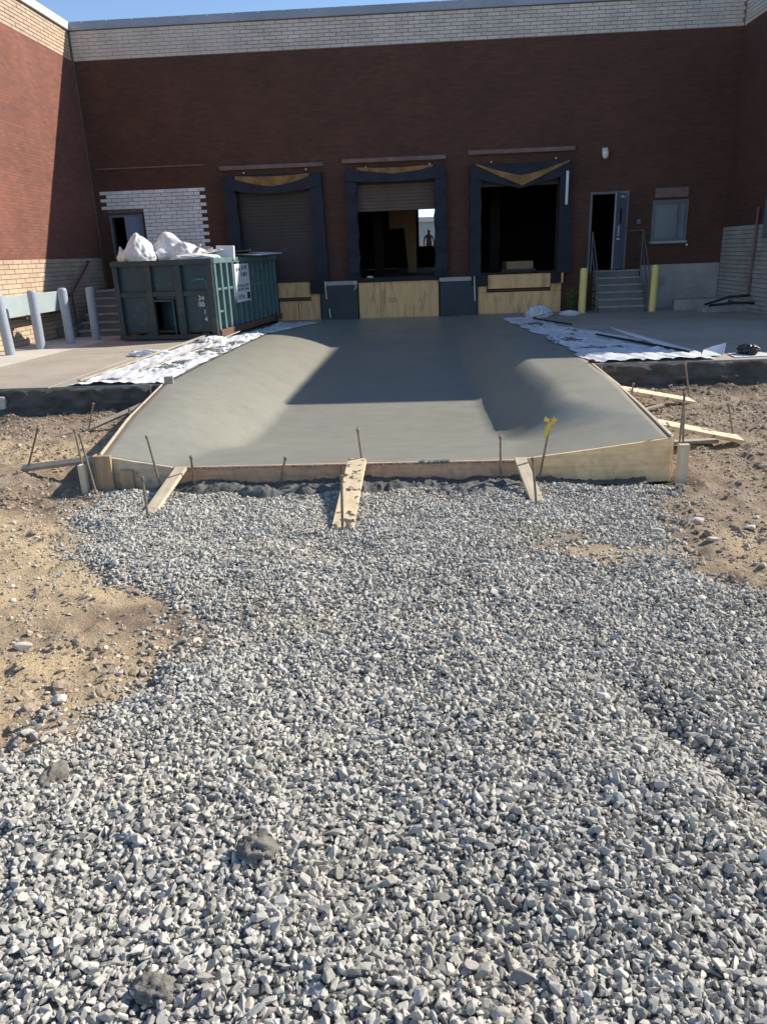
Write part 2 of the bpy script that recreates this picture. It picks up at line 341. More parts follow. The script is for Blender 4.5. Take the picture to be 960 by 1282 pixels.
def ground_h(x, y):
    g = sstep(-.08, .25, gravel_amt(x, y))
    z = ground_base(x, y)+fbm(x, y, .8, 3, 2)*.05+fbm(x, y, 4.5, 5, 3)*.034*(1-.4*g)+g*.025+(1-g)*np.maximum(fbm(x, y, 8, 4, 33)-.05, 0)*.075-(1-g)*np.abs(fbm(x, y, 2.6, 4, 35))*.045
    z = z+g*fbm(x, y, 2.1, 3, 11)*.05
    z = z-.06*sstep(6.15, 6.40, y)*sstep(-2.7,-2.3,x)*sstep(2.35,2.0,x)
    z = z-.05*g*np.exp(-((x-(1.25-(y-1.6)*.32))/.10)**2)*sstep(3.3, 2.6, y)          # wheel rut, lower right
    return z

# ---------------------------------------------------------------- ground sheet
def axis(lo, a, b, hi, step):
    l = [a-(1.35**k-1)*step*3 for k in range(1, 40)]; l = [v for v in l if v > lo]; h = [b+(1.35**k-1)*step*3 for k in range(1, 40)]; h = [v for v in h if v < hi]
    return np.array([lo]+l[::-1]+list(np.arange(a, b+1e-6, step))+h+[hi])
gx = axis(-400, -6.6, 6.6, 400, .036); gy = axis(-400, .7, 11.2, 400, .036)
GX, GY = np.meshgrid(gx, gy); GZ = ground_h(GX, GY)
ins = (GX > ip(GY, EL)+.10) & (GX < ip(GY, ER)-.10) & (GY > 6.62) & (GY < 30)
GZ = np.where(ins, -.95, GZ); GZ = np.where(GY > 11.3, -.6, GZ); GZ = np.where((GY > 10.35) & (GX < -2), -.6, GZ)
nx, ny = len(gx), len(gy)
me = bpy.data.meshes.new('ground'); idx = np.arange(nx*ny).reshape(ny, nx)
q = np.stack([idx[:-1,:-1], idx[:-1,1:], idx[1:,1:], idx[1:,:-1]], -1).reshape(-1, 4)
me.vertices.add(nx*ny); me.vertices.foreach_set('co', np.stack([GX, GY, GZ], -1).ravel())
me.loops.add(q.size); me.loops.foreach_set('vertex_index', q.ravel()); me.polygons.add(len(q)); me.polygons.foreach_set('loop_start', np.arange(0, q.size, 4))
me.update(); me.polygons.foreach_set('use_smooth', [True]*len(q))
ca = me.color_attributes.new('zone', 'FLOAT_COLOR', 'POINT')
ga = sstep(-.12, .15, gravel_amt(GX, GY))*(1-.9*thin_amt(GX, GY))
def blob(cx, cy, rx, ry, s=1): return s*np.clip(1.35-np.hypot((GX-cx)/rx, (GY-cy)/ry)+fbm(GX, GY, 3, 4, 20)*.9, 0, 1)
yel = np.maximum.reduce([blob(-2.4,4.6,.9,.9,.9), blob(-1.9,3.0,.55,.6,1), blob(-1.9,2.4,.6,.4,1), blob(2.6,4.5,.7,.45,.9), blob(-4.2,7.9,1.1,.6,.75), blob(1.12,4.6,.6,.4,.6), blob(-3.6,5.3,1.3,.5,.7), blob(-3.2,3.6,1.2,1.2,.6), blob(3.4,4.6,.9,.6,.6)])
yel = np.clip(yel, 0, 1)
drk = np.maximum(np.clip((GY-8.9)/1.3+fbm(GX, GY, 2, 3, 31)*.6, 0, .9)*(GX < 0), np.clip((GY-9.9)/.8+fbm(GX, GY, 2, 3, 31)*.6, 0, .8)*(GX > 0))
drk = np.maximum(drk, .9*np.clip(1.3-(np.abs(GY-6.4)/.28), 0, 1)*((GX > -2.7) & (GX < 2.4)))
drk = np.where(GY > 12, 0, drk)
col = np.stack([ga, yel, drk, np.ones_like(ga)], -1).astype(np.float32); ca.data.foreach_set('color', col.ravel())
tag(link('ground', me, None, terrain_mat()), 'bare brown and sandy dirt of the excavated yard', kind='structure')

# ---------------------------------------------------------------- gravel: instanced crushed stones
def stone_variants(name, mt, n, flat, pts=11):
    col = bpy.data.collections.new(name)
    for i in range(n):
        bm = bmesh.new(); rr = random.Random(i*7+len(name))
        for k in range(pts+rr.randint(0, 5)):
            v = Vector((rr.gauss(0,1), rr.gauss(0,1), rr.gauss(0,1))).normalized()*rr.uniform(.78, 1.0)
            bm.verts.new((v.x*.5*rr.uniform(.9,1.05), v.y*.36, v.z*flat))
        r = bmesh.ops.convex_hull(bm, input=bm.verts)
        bmesh.ops.delete(bm, geom=[v for v in bm.verts if not v.link_faces], context='VERTS')
        bmesh.ops.bevel(bm, geom=bm.edges[:], offset=.016, segments=1, affect='EDGES')
        me = bpy.data.meshes.new('stone'); bm.to_mesh(me); bm.free(); me.materials.append(mt)
        o = bpy.data.objects.new('stone_%02d' % i, me); col.objects.link(o)
    return col
def scatter(name, P, rot, scale, tone, col, label, nvar):
    me = bpy.data.meshes.new(name); n = len(P); me.vertices.add(n); me.vertices.foreach_set('co', P.astype(np.float32).ravel())
    for an, arr in (('rot', rot), ('scl', scale)):
        a = me.attributes.new(an, 'FLOAT_VECTOR', 'POINT'); a.data.foreach_set('vector', arr.astype(np.float32).ravel())
    a = me.attributes.new('tone', 'FLOAT', 'POINT'); a.data.foreach_set('value', tone.astype(np.float32))
    a = me.attributes.new('pick', 'INT', 'POINT'); a.data.foreach_set('value', rng.integers(0, nvar, n).astype(np.int32))
    o = link(name, me); tag(o, label, kind='stuff')
    ng = bpy.data.node_groups.new(name+'_nodes', 'GeometryNodeTree')
    ng.interface.new_socket('Geometry', in_out='INPUT', socket_type='NodeSocketGeometry'); ng.interface.new_socket('Geometry', in_out='OUTPUT', socket_type='NodeSocketGeometry')
    N = ng.nodes; gi = N.new('NodeGroupInput'); go = N.new('NodeGroupOutput'); iop = N.new('GeometryNodeInstanceOnPoints'); ci = N.new('GeometryNodeCollectionInfo')
    ci.inputs['Collection'].default_value = col; ci.inputs['Separate Children'].default_value = True; ci.inputs['Reset Children'].default_value = True
    def att(nm, ty):
        k = N.new('GeometryNodeInputNamedAttribute'); k.data_type = ty; k.inputs[0].default_value = nm; return k.outputs[0]
    iop.inputs['Pick Instance'].default_value = True; L = ng.links
    L.new(gi.outputs[0], iop.inputs['Points']); L.new(ci.outputs[0], iop.inputs['Instance']); L.new(att('pick', 'INT'), iop.inputs['Instance Index'])
    L.new(att('rot', 'FLOAT_VECTOR'), iop.inputs['Rotation']); L.new(att('scl', 'FLOAT_VECTOR'), iop.inputs['Scale']); L.new(iop.outputs[0], go.inputs[0])
    md = o.modifiers.new('stones', 'NODES'); md.node_group = ng
    return o
M_STONE = stone_mat('crushed_stone', (.215,.202,.178), (.63,.595,.515), (1.06,.98,.82))
M_PEB = stone_mat('dirt_pebble', (.26,.21,.155), (.62,.55,.45), (1.1,.95,.75))
vs_g = stone_variants('gravel_stones', M_STONE, 18, .30); vs_p = stone_variants('dirt_stones', M_PEB, 10, .3)
pts = []
for layer, (cell, dz, p) in enumerate(((.0180, -.008, 1.0), (.0185, .000, 1.0), (.0215, .008, .9))):
    xs = np.arange(-3.6, 4.6, cell); ys = np.arange(.75, 6.6, cell); X, Y = np.meshgrid(xs, ys); X = X.ravel(); Y = Y.ravel()
    X = X+rng.uniform(-.55, .55, X.size)*cell; Y = Y+rng.uniform(-.55, .55, X.size)*cell
    keep = (np.abs(X) < 1.35+Y*.62)
    d = gravel_amt(X, Y); prob = p*sstep(-.38, .22, d)**1.7*(1-thin_amt(X, Y))
    prob = np.maximum(prob, .03*sstep(-.7, 0, d)*(Y < 6.3))
    keep &= rng.random(X.size) < prob
    X = X[keep]; Y = Y[keep]; Z = ground_h(X, Y)+dz+rng.normal(0, .005, X.size); pts.append(np.stack([X, Y, Z], -1))
P = np.concatenate(pts); n = len(P)
rot = np.stack([rng.normal(0, .55, n), rng.normal(0, .55, n), rng.uniform(0, 6.283, n)], -1)
size = np.clip(rng.lognormal(math.log(.0295), .33, n), .011, .070)
scl = np.stack([size*rng.uniform(.9,1.35,n), size*rng.uniform(.75,1.1,n), size*rng.uniform(.7,1.25,n)], -1)
tone = np.clip(rng.normal(.52, .22, n), 0, 1)
scatter('gravel', P, rot, scl, tone, vs_g, 'grey crushed stone gravel laid in front of the ramp', 18)
print('gravel stones', n)
# loose stones and crumbs on the dirt
n0 = 200000; X = rng.uniform(-6.8, 6.8, n0); Y = rng.uniform(.8, 10.8, n0); d = gravel_amt(X, Y)
cl = fbm(X, Y, 1.3, 4, 40)
keep = (d < .02) & (rng.random(n0) < np.clip(.55+cl*1.5, .10, 1)) & ~((X > ip(Y, EL)-.05) & (X < ip(Y, ER)+.05) & (Y > 6.4)) & ~((Y > 10.1) & (X < 0)) & (np.abs(X) < 1.4+Y*.65)
X = X[keep]; Y = Y[keep]; n = len(X); size = np.clip(rng.lognormal(math.log(.0115), .62, n), .004, .065)
P = np.stack([X, Y, ground_h(X, Y)+size*.1], -1)
rot = np.stack([rng.normal(0, .3, n), rng.normal(0, .3, n), rng.uniform(0, 6.283, n)], -1)
scl = np.stack([size]*3, -1); scatter('dirt_pebbles', P, rot, scl, np.clip(rng.normal(.5,.3,n),0,1), vs_p, 'small stones and clods scattered over the dirt', 10)
# crumbly soil clods pressed into the dirt
vs_c = bpy.data.collections.new('soil_clods')
M_CLOD = mat('soil_clod', (.40,.31,.215), (.27,.20,.14), 1.6, .95, .6, 90, .008)
for i in range(6):
    bm = bmesh.new(); bmesh.ops.create_icosphere(bm, subdivisions=2, radius=.5)
    for v in bm.verts: v.co *= 1+.55*mnoise.fractal(v.co*3.2+Vector((i*5.1,i,0)), 1.0, 2.0, 4); v.co.z *= .6
    me = bpy.data.meshes.new('clod'); bm.to_mesh(me); bm.free(); me.materials.append(M_CLOD); vs_c.objects.link(bpy.data.objects.new('clod_%02d' % i, me))
n0 = 60000; X = rng.uniform(-6.8, 6.8, n0); Y = rng.uniform(.8, 10.8, n0); d = gravel_amt(X, Y); cl = fbm(X, Y, 1.9, 4, 47)
keep = (d < -.02) & (rng.random(n0) < np.clip(.15+cl*2.2+.35*(Y > 7), .03, 1)) & ~((X > ip(Y, EL)-.05) & (X < ip(Y, ER)+.05) & (Y > 6.4)) & ~((Y > 10.1) & (X < 0)) & (np.abs(X) < 1.4+Y*.65)
X = X[keep]; Y = Y[keep]; n = len(X); size = np.clip(rng.lognormal(math.log(.022), .5, n), .008, .08)
scatter('soil_clods', np.stack([X, Y, ground_h(X, Y)+size*.02], -1), np.stack([rng.normal(0,.2,n), rng.normal(0,.2,n), rng.uniform(0,6.283,n)], -1), np.stack([size]*3, -1), rng.random(n), vs_c, 'crumbly brown clods of soil on the dirt', 6)
# a wet spill along the foot of the form
def grid_mesh(name, X, Y, Z, mt, parent=None, mask=None, smooth=True, thick=0):
    h, w = X.shape; idx = np.arange(h*w).reshape(h, w); q = np.stack([idx[:-1,:-1], idx[:-1,1:], idx[1:,1:], idx[1:,:-1]], -1)
    if mask is not None: q = q[mask[:-1,:-1] & mask[1:,1:] & mask[1:,:-1] & mask[:-1,1:]]
    q = q.reshape(-1, 4); used = np.unique(q); mp = -np.ones(h*w, int); mp[used] = np.arange(len(used))
    V = np.stack([X, Y, Z], -1).reshape(-1, 3)[used]
    me = bpy.data.meshes.new(name); me.from_pydata([tuple(v) for v in V.tolist()], [], mp[q].tolist()); me.update()
    o = link(name, me, parent, mt, smooth)
    if thick: s = o.modifiers.new('solid', 'SOLIDIFY'); s.thickness = thick; s.offset = -1
    return o
xs = np.arange(-2.45, 1.95, .012); ys = np.arange(5.8, 6.49, .012); X, Y = np.meshgrid(xs, ys)
amt = .085*sstep(6.10, 6.42, Y+fbm(X, Y, 5, 3, 66)*.15)*(1+fbm(X, Y, 1.6, 3, 60)*.9)-.02
for cx, cy, r, a in ((-1.45,6.20,.26,.055),(-1.05,6.22,.13,.07),(-1.85,6.3,.2,.02),(.15,6.16,.26,.05),(.45,6.12,.30,.045),(-.30,6.25,.16,.03),(-1.2,6.1,.25,.03)):
    amt = amt+a*np.clip(1-np.hypot((X-cx)/r, (Y-cy)/(r*.6)), 0, 1)*(1.6+fbm(X, Y, 8, 3, 61)*3.5)
amt = amt-.035*sstep(.9, 1.6, X)-.05*sstep(-2.0, -2.4, X)
Z = ground_base(X, Y)+.0+.095*np.tanh(np.clip(amt, -.05, .25)/.095)+(fbm(X, Y, 13, 4, 62)*.022+np.maximum(fbm(X, Y, 28, 3, 63), 0)*.035)*(amt > -.03)
tag(grid_mesh('concrete_spill', X, Y, Z, M_SPILL, mask=(amt > -.01)), 'dark wet concrete slopped along the foot of the front form board', kind='stuff')

def lump(name, loc, r, mt, sub=3, rough=.22, freq=3.0, seed=0, label=None, cat=None, squash=(1,1,1), group=None, ridged=False):
    bm = bmesh.new(); bmesh.ops.create_icosphere(bm, subdivisions=sub, radius=1)
    for v in bm.verts:
        p = v.co.copy(); q = p*freq*.5+Vector((seed*3.1, seed*1.7, seed)); k = mnoise.fractal(q, 1.0, 2.0, 5)
        if ridged: k = -abs(k)*1.4+.2+.35*mnoise.noise(q*6)
        v.co = p*(1+rough*k); v.co = Vector((v.co.x*r*squash[0], v.co.y*r*squash[1], v.co.z*r*squash[2]))
    me = bpy.data.meshes.new(name); bm.to_mesh(me); bm.free(); o = link(name, me, None, mt, True); o.location = loc; o.rotation_euler = (0,0,seed)
    if label: tag(o, label, cat, group)
    return o
def on(x, y, dz=0): return (x, y, float(ground_h(x, y))+dz)
G_L = 'hardened concrete lumps lying in the gravel'
lump('concrete_lump', on(-.535,1.80,.018), .058, M_LUMP, 4, .45, 3.5, 3, 'round grey-brown concrete lump sitting in the middle of the near gravel', 'lump', (1.15,.9,.72), G_L, True)
lump('concrete_lump', on(-.70,1.35,.012), .050, M_LUMP, 4, .45, 3.5, 6.1, 'long grey-brown concrete lump in the gravel nearest the bottom of the picture', 'lump', (1.3,.8,.6), G_L, True)
lump('concrete_lump', on(-1.36,2.17,.008), .050, M_LUMP, 4, .45, 3.5, 8, 'low brownish concrete lump where the gravel meets the sandy dirt on the left', 'lump', (1.4,.9,.6), G_L)
G_R = 'larger rocks lying on the dirt'
for (x, y, r, sq, lb) in ((-2.12,3.38,.055,(1.3,.8,.45),'pale flat rock alone on the dirt left of the gravel'),
        (-1.60,2.72,.036,(1.2,.9,.7),'small brown rock in the sandy dirt just left of the near gravel'),
        (1.98,5.27,.065,(1.2,.8,.55),'grey rock with a flat top on the dirt right of the gravel'),
        (1.62,5.0,.045,(1.3,.8,.5),'dirty low rock at the edge of the gravel, right side'),
        (2.33,5.17,.05,(1.1,.9,.5),'pale rounded rock on the dirt at the right edge'),
        (1.95,4.86,.045,(1.2,.9,.45),'small whitish rock on sandy dirt nearest the gravel on the right'),
        (3.15,6.85,.06,(1.3,.7,.4),'flat stone on the brown dirt below the long right brace plank')):
    rk = random.Random(int(x*100+y*10)); bm = bmesh.new()
    for k in range(22):
        v = Vector((rk.gauss(0,1), rk.gauss(0,1), rk.gauss(0,1))).normalized()*rk.uniform(.75,1); bm.verts.new((v.x*r*sq[0], v.y*r*sq[1], v.z*r*sq[2]))
    bmesh.ops.convex_hull(bm, input=bm.verts); bmesh.ops.delete(bm, geom=[v for v in bm.verts if not v.link_faces], context='VERTS')
    bmesh.ops.bevel(bm, geom=bm.edges[:], offset=r*.05, segments=1, affect='EDGES'); me = bpy.data.meshes.new('rock'); bm.to_mesh(me); bm.free()
    o = link('rock', me, None, M_ROCK); o.location = on(x, y, r*sq[2]*.45); tag(o, lb, 'rock', G_R)

# ---------------------------------------------------------------- ramp slab
ys = np.concatenate([np.arange(6.5, 11, .08), np.arange(11, 21.42, .12)]); us = np.linspace(0, 1, 81)
U, Y = np.meshgrid(us, ys); X = ip(Y, EL)*(1-U)+ip(Y, ER)*U; Z = ramp_z(X, Y)+fbm(X, Y, .9, 3, 70)*.006
Yf = Y.copy(); 
tag(grid_mesh('loading_ramp', X, Yf, Z, M_SLAB, thick=.22), 'freshly poured grey concrete ramp running down to the loading docks', kind='structure')

# ---------------------------------------------------------------- pavement either side
pav = empty('pavement', (0,0,0)); tag(pav, 'old concrete pavement on both sides of the ramp', kind='structure')
def panel(poly, mt=M_CONC, name='concrete_panel'):
    o = MB().prism(poly, -.34, lambda x, y: pav_z(x, y)).build(name, mt, pav, bevel=.012); return o
def el(y): return float(ip(y, EL))
def er(y): return float(ip(y, ER))
FL, FR = 10.15, 10.9
# left: strips, the walls side has a pale concrete strip under the bollards
panel([(-8.78,FL),(-7.35,FL),(-7.18,15.2),(-7.0,D-.01),(-8.78,D-.01)], M_CONCP)
panel([(-7.335,FL),(-5.2,FL),(-5.2,14.2),(-7.2,14.2)])
panel([(-5.185,FL),(el(FL),FL),(el(10.2),10.2),(el(13.6),13.6),(el(14.2),14.2),(-5.185,14.2)])
panel([(-7.2,14.215),(el(14.2),14.215),(el(17.1),17.1),(el(17.6),17.6),(-7.1,17.6)])
panel([(-7.1,17.615),(el(17.6),17.615),(el(19.7),19.7),(el(21.4),D-.01),(-7.0,D-.01)])
panel([(-30,FL),(-8.8,FL),(-8.8,11.9),(-30,11.9)])
# right
panel([(er(FR),FR),(5.78,FR),(3.25,18.2),(er(17.6),17.6),(er(14.7),14.7),(er(11.1),11.1)])
panel([(5.80,FR),(12,FR),(12,15.8),(7.92,15.8),(7.92,16.2),(3.92,16.4)])
panel([(12.02,FR),(30,FR),(30,15.8),(12.02,15.8)])
panel([(3.91,16.42),(7.92,16.22),(7.92,D-.01),(3.0,D-.01),(3.25,18.22)])
panel([(er(17.6),17.62),(3.24,18.22),(2.98,D-.01),(er(21.4),D-.01),(er(19.8),19.8)])
def edge(name, x0, x1, y, flip):
    xs = np.arange(x0, x1, .03); zs = np.linspace(-.02, -.48, 24); X, Z = np.meshgrid(xs, zs)
    und = sstep(-.02, -.16, Z)*(-.03)*(1+fbm(X, Z*2, 2.5, 3, 81)*2)
    lay = sstep(-.17, -.22, Z)*.05+sstep(-.30, -.36, Z)*.07
    Y = y-.008-.05*sstep(0,-.05,Z)-np.maximum(lay*(1+fbm(X, Z, 2, 4, 82))+fbm(X, Z*1.6, 6, 4, 80)*.09*sstep(0,-.08,Z), -.03)
    return grid_mesh(name, X, Y, Z, M_CUT, pav)
edge('broken_edge', -14, el(FL)-.03, FL, 0); edge('broken_edge', er(FR)+.03, 14, FR, 0)

# ---------------------------------------------------------------- buildings
TOP, BAND = 7.17, 6.49
def wall_with_holes(u0, u1, z0, z1, holes, place, thick):
    us = sorted({u0, u1, *[h[0] for h in holes], *[h[1] for h in holes]}); zs = sorted({z0, z1, *[h[2] for h in holes], *[h[3] for h in holes]})
    solid = lambda i, j: 0 <= i < len(us)-1 and 0 <= j < len(zs)-1 and not any(h[0] <= us[i] and us[i+1] <= h[1] and h[2] <= zs[j] and zs[j+1] <= h[3] for h in holes)
    b = MB(); 
    for i in range(len(us)-1):
        for j in range(len(zs)-1):
            if not solid(i, j): continue
            a, c, e, g = us[i], us[i+1], zs[j], zs[j+1]
            b.add([place(a,0,e),place(c,0,e),place(c,0,g),place(a,0,g)], [(0,1,2,3)]); b.add([place(a,thick,e),place(c,thick,e),place(c,thick,g),place(a,thick,g)], [(3,2,1,0)])
            for (di, dj, s) in ((-1,0,[(a,e),(a,g)]),(1,0,[(c,e),(c,g)]),(0,-1,[(a,e),(c,e)]),(0,1,[(a,g),(c,g)])):
                if not solid(i+di, j+dj):
                    (p, r_), (t, w) = s; b.add([place(p,0,r_),place(t,0,w),place(t,thick,w),place(p,thick,r_)], [(0,1,2,3)])
    return b
wh = empty('warehouse', (0,D,0)); tag(wh, 'red brick warehouse, its brick darkened for shade, with three loading docks under a pale block parapet', 'building')
Pw = lambda u, t, z: (u, t, z)
DK = [(-5.17,-2.57),(-1.95,.66),(1.30,3.90)]
HOLES = [(x0+.27, x1-.27, .95, 3.32) for x0, x1 in DK]+[(-8.42,-7.52,.95,2.82),(4.44,5.44,.95,2.90),(6.08,6.96,1.66,2.62)]
bw = wall_with_holes(XL-.3, XR+.3, -.6, BAND, HOLES, Pw, .35).build('brick_wall', M_BRICK_SHADE, wh)
MB().box(XL-.3, XR+.3, .012, .35, BAND, TOP).build('parapet_backing', M_MORTAR, wh)
def coping(parent, b, mt, name='coping'): return b.build(name, mt, parent, bevel=.008)
cop = coping(wh, MB().box(XL+.02, XR+.3, -.05, .42, TOP, TOP+.19), M_COPING)
for k in range(26):
    b = MB().tube([(XL+.4+k*.64, -.075, TOP+.165),(XL+.4+k*.64, -.045, TOP+.165)], .018, 6); b.build('rivet', M_COPW, cop)
MB().box(XL-.3, XR+.3, .42, 14, TOP-.5, TOP-.3).build('roof', M_CONCG, wh)
def lay_blocks(parent, rects, bw_, bh, place, mt, limit=300, order=None, gap=.010, proud=.012, name='block', jitter=.003):
    """rects: list of (u, z, length) ; nearest ones become parts, the rest one stuff part"""
    rects = sorted(rects, key=order) if order else rects
    cache = {}
    rest = MB()
    for i, (u, z, ln) in enumerate(rects):
        dj = random.uniform(-jitter, jitter)
        if i < limit:
            key = round(ln, 2)
            if key not in cache:
                L2, H2 = key-gap, bh-gap; e = .004
                b = MB(); b.add([(0,0,0),(L2,0,0),(L2,0,H2),(0,0,H2),(e,-proud,e),(L2-e,-proud,e),(L2-e,-proud,H2-e),(e,-proud,H2-e)],
                                [(4,5,6,7),(0,1,5,4),(1,2,6,5),(2,3,7,6),(3,0,4,7)])
                cache[key] = b.mesh(name); cache[key].materials.append(mt)
            o = bpy.data.objects.new(name, cache[key]); SC.collection.objects.link(o); o.parent = parent
            M = place(u+gap/2, dj, z+gap/2); o.location = M[0]; o.rotation_euler = (0,0,M[1])
        else:
            (lx, ly, lz), rz = place(u+gap/2, dj, z+gap/2); c, s = math.cos(rz), math.sin(rz); L2, H2 = ln-gap, bh-gap
            rest.add([(lx+c*a-s*b_, ly+s*a+c*b_, lz+z_) for a, b_, z_ in ((0,0,0),(L2,0,0),(L2,0,H2),(0,0,H2),(0,-proud,0),(L2,-proud,0),(L2,-proud,H2),(0,-proud,H2))],
                     [(4,5,6,7),(0,1,5,4),(1,2,6,5),(2,3,7,6),(3,0,4,7)])
    if rest.v: tag(rest.build(name+'work', mt, parent), kind='stuff')
def courses(u0, u1, z0, z1, L_, H_, skip=None):
    out = []; nrow = int(round((z1-z0)/H_)); h = (z1-z0)/nrow
    for j in range(nrow):
        u = u0-(L_/2 if j % 2 else 0)
        while u < u1-1e-6:
            a = max(u, u0); b = min(u+L_, u1)
            if b-a > .06 and not (skip and skip(a, b, z0+j*h)): out.append((a, z0+j*h, b-a))
            u += L_
    return out, h
# parapet on the main wall (order by nearness to picture centre)
rc, h = courses(XL+.02, XR-.02, BAND+.01, TOP-.01, .30, .0825)
pb = MB().box(XL+.02, XR-.02, .004, .012, BAND-.0, BAND+.004).build('parapet_course', M_MORTAR, wh)
lay_blocks(pb, rc, .30, h, lambda u, t, z: ((u, .012+t, z), 0), M_BLOCK, 300, order=lambda r: abs(r[0]-1.0))
# pale patch around the left door
ph = .092
rc = []
for j in range(26):
    z = 3.42-ph*(j+1); off = .15 if j % 2 else 0
    x0 = -8.60+random.choice((0,.02))+(off if (z > 2.86) else 0); x1 = -5.72-(.15 if j % 2 else 0)
    u = x0
    while u < x1-.05:
        if z < 2.87 and u < -7.46: u = max(u+.0, -7.46) if u+.30 <= -7.46 else -7.46; u = -7.46-(0 if j % 2 else 0)
        b = min(u+(.30 if u > x0 or True else .3), x1)
        if z < 2.87 and abs(u+7.46) < 1e-6 and j % 2: b = u+.15
        rc.append((u, z, round(b-u, 2))); u = b
rc = [r for r in rc if r[2] > .06]
patch = MB().box(-8.44, -5.90, -.008, -.004, 2.87, 3.41).box(-7.455, -5.90, -.008, -.004, 1.03, 2.87).build('block_patch', M_MORTARD, wh)
lay_blocks(patch, rc, .30, ph, lambda u, t, z: ((u, -.008+t*.5, z), 0), M_GREYBLOCK, 300, proud=.014, gap=.009)
# ledges
for i, (a, b, z) in enumerate(((-5.27,-2.51,3.80),(-2.02,.69,3.84),(1.26,3.98,3.91))):
    MB().box(a, b, -.09, 0, z, z+.10).build('lintel', M_LINTEL, wh, bevel=.006)
MB().box(-8.6, -5.69, -.035, 0, 3.95, 3.98).build('lintel', M_LINTEL, wh)
MB().box(XL+.004, XL+.03, -.02, .0, -.1, TOP).build('corner_joint', M_MORTARD, wh)
for x in (-2.78, 1.43): MB().box(x-.007, x+.007, -.004, 0, 3.99, BAND).build('control_joint', M_BRICK_SHADE, wh)
MB().box(5.86, XR-.01, -.03, 0, -.2, 1.04).build('concrete_plinth', M_CONCG, wh, bevel=.01)

# loading docks
def strip(parent, name, mt, top, bot, y, thick=.03, n=24):     # a curtain between two curves (x,z)
    V = []; 
    xs = np.linspace(top[0][0], top[-1][0], n+1); b = MB()
    for x in xs:
        zt = float(ip(x, top)); zb = float(ip(x, bot)); yy = y-.02*math.sin((x-xs[0])*9)
        V += [(x,yy,zt),(x,yy,zb),(x,yy+thick,zt),(x,yy+thick,zb)]
    F = []
    for i in range(n):
        k = 4*i; F += [(k+1,k+5,k+4,k),(k+2,k+6,k+7,k+3),(k,k+4,k+6,k+2),(k+3,k+7,k+5,k+1)]
    F += [(0,2,3,1),(4*n+1,4*n+3,4*n+2,4*n)]
    return b.add(V, F).build(name, mt, parent, smooth=False)
def curve(x0, x1, z0, zm, p=2, n=13):
    return [(x0+(x1-x0)*k/(n-1), zm+(z0-zm)*abs(2*k/(n-1)-1)**p) for k in range(n)]
docks = []
for i, (x0, x1) in enumerate(DK):
    lab = ('dock door with its brown shutter fully down', 'dock door with shutter half raised', 'open dock door with a dark interior')[i]
    fr = MB().box(x0+.05, x1-.05, -.10, -.004, 3.34, 3.66).build('dock_door', M_NAVY, wh, bevel=.01); fr['label'] = lab; docks.append(fr)
    pw = .27
    for s, a in ((0, x0), (1, x1-pw)):
        b = MB(); n = 14; V = []; F = []
        for k in range(n+1):
            z = .93+(3.66-.93)*k/n; wob = .022*math.sin(k*1.9+i*2+s)+.014*math.sin(k*4.3+i)
            o_ = pw+(.06*math.sin(math.pi*(1-k/n)) if (i == 0) else .02) ; lx, rx = (a, a+o_) if s == 0 else (a+pw-o_, a+pw+(.05*(1-k/n)))
            V += [(lx+wob*.3,-.004,z),(lx+wob,-.24+wob,z),(rx+wob,-.20+wob,z),(rx+wob*.3,-.004,z)]
        for k in range(n):
            q_ = 4*k; F += [(q_,q_+1,q_+5,q_+4),(q_+1,q_+2,q_+6,q_+5),(q_+2,q_+3,q_+7,q_+6)]
        F += [(3,2,1,0),(4*n,4*n+1,4*n+2,4*n+3)]
        b.add(V, F).build('seal_pad', M_NAVY, fr)
    a, c = x0+.02, x1-.02
    if i == 0:
        strip(fr, 'yellow_header', M_OCHRE, curve(a+.3, c-.3, 3.64, 3.60), curve(a+.3, c-.3, 3.45, 3.28), -.20)
        strip(fr, 'head_curtain', M_NAVY, curve(a, c, 3.66, 3.36, 1.6), curve(a, c, 3.34, 3.18, 2), -.26)
    elif i == 1:
        strip(fr, 'yellow_header', M_OCHRE, curve(a+.3, c-.3, 3.72, 3.68), curve(a+.3, c-.3, 3.55, 3.5), -.20)
        strip(fr, 'head_curtain', M_NAVY, curve(a, c, 3.72, 3.54, 1.6), curve(a, c, 3.40, 3.34, 2), -.26)
    else:
        strip(fr, 'head_curtain', M_NAVY, curve(a, c, 3.70, 3.60, 1.2), curve(a, c, 3.36, 3.06, 1.05), -.22)
        strip(fr, 'yellow_header', M_OCHRE, curve(a+.12, c-.05, 3.68, 3.36, 1.3), curve(a+.12, c-.05, 3.64, 3.12, 1.05), -.27)
        MB().box(x1-.15, x1-.085, -.275, -.25, 2.62, 3.42).build('marker_strip', M_PAPER, fr)
    zs = 1.0 if i == 0 else (2.72 if i == 1 else 3.2)
    zt = 3.32; z = zt; b = MB(); prof = []
    k = 0
    while z > zs:
        z2 = max(z-.085, zs); b.bar(((x0+.25), .115, (z+z2)/2+.004), ((x1-.25), .115, (z+z2)/2+.004), .02, max(z-z2-.016, .01)); z = z2
    b.box(x0+.25, x1-.25, .128, .135, zs, 3.32); b.box(x0+.25, x1-.25, .09, .14, zs-.06, zs); b.build('roller_shutter', M_SHUT if i != 1 else M_SHUTR, fr)
    for bx, bz in ((x0+.55,3.72),(x1-.4,3.74)):
        MB().tube([(bx,-.12,bz),(bx,0,bz)], .022, 6).build('bolt', M_COPW, fr)
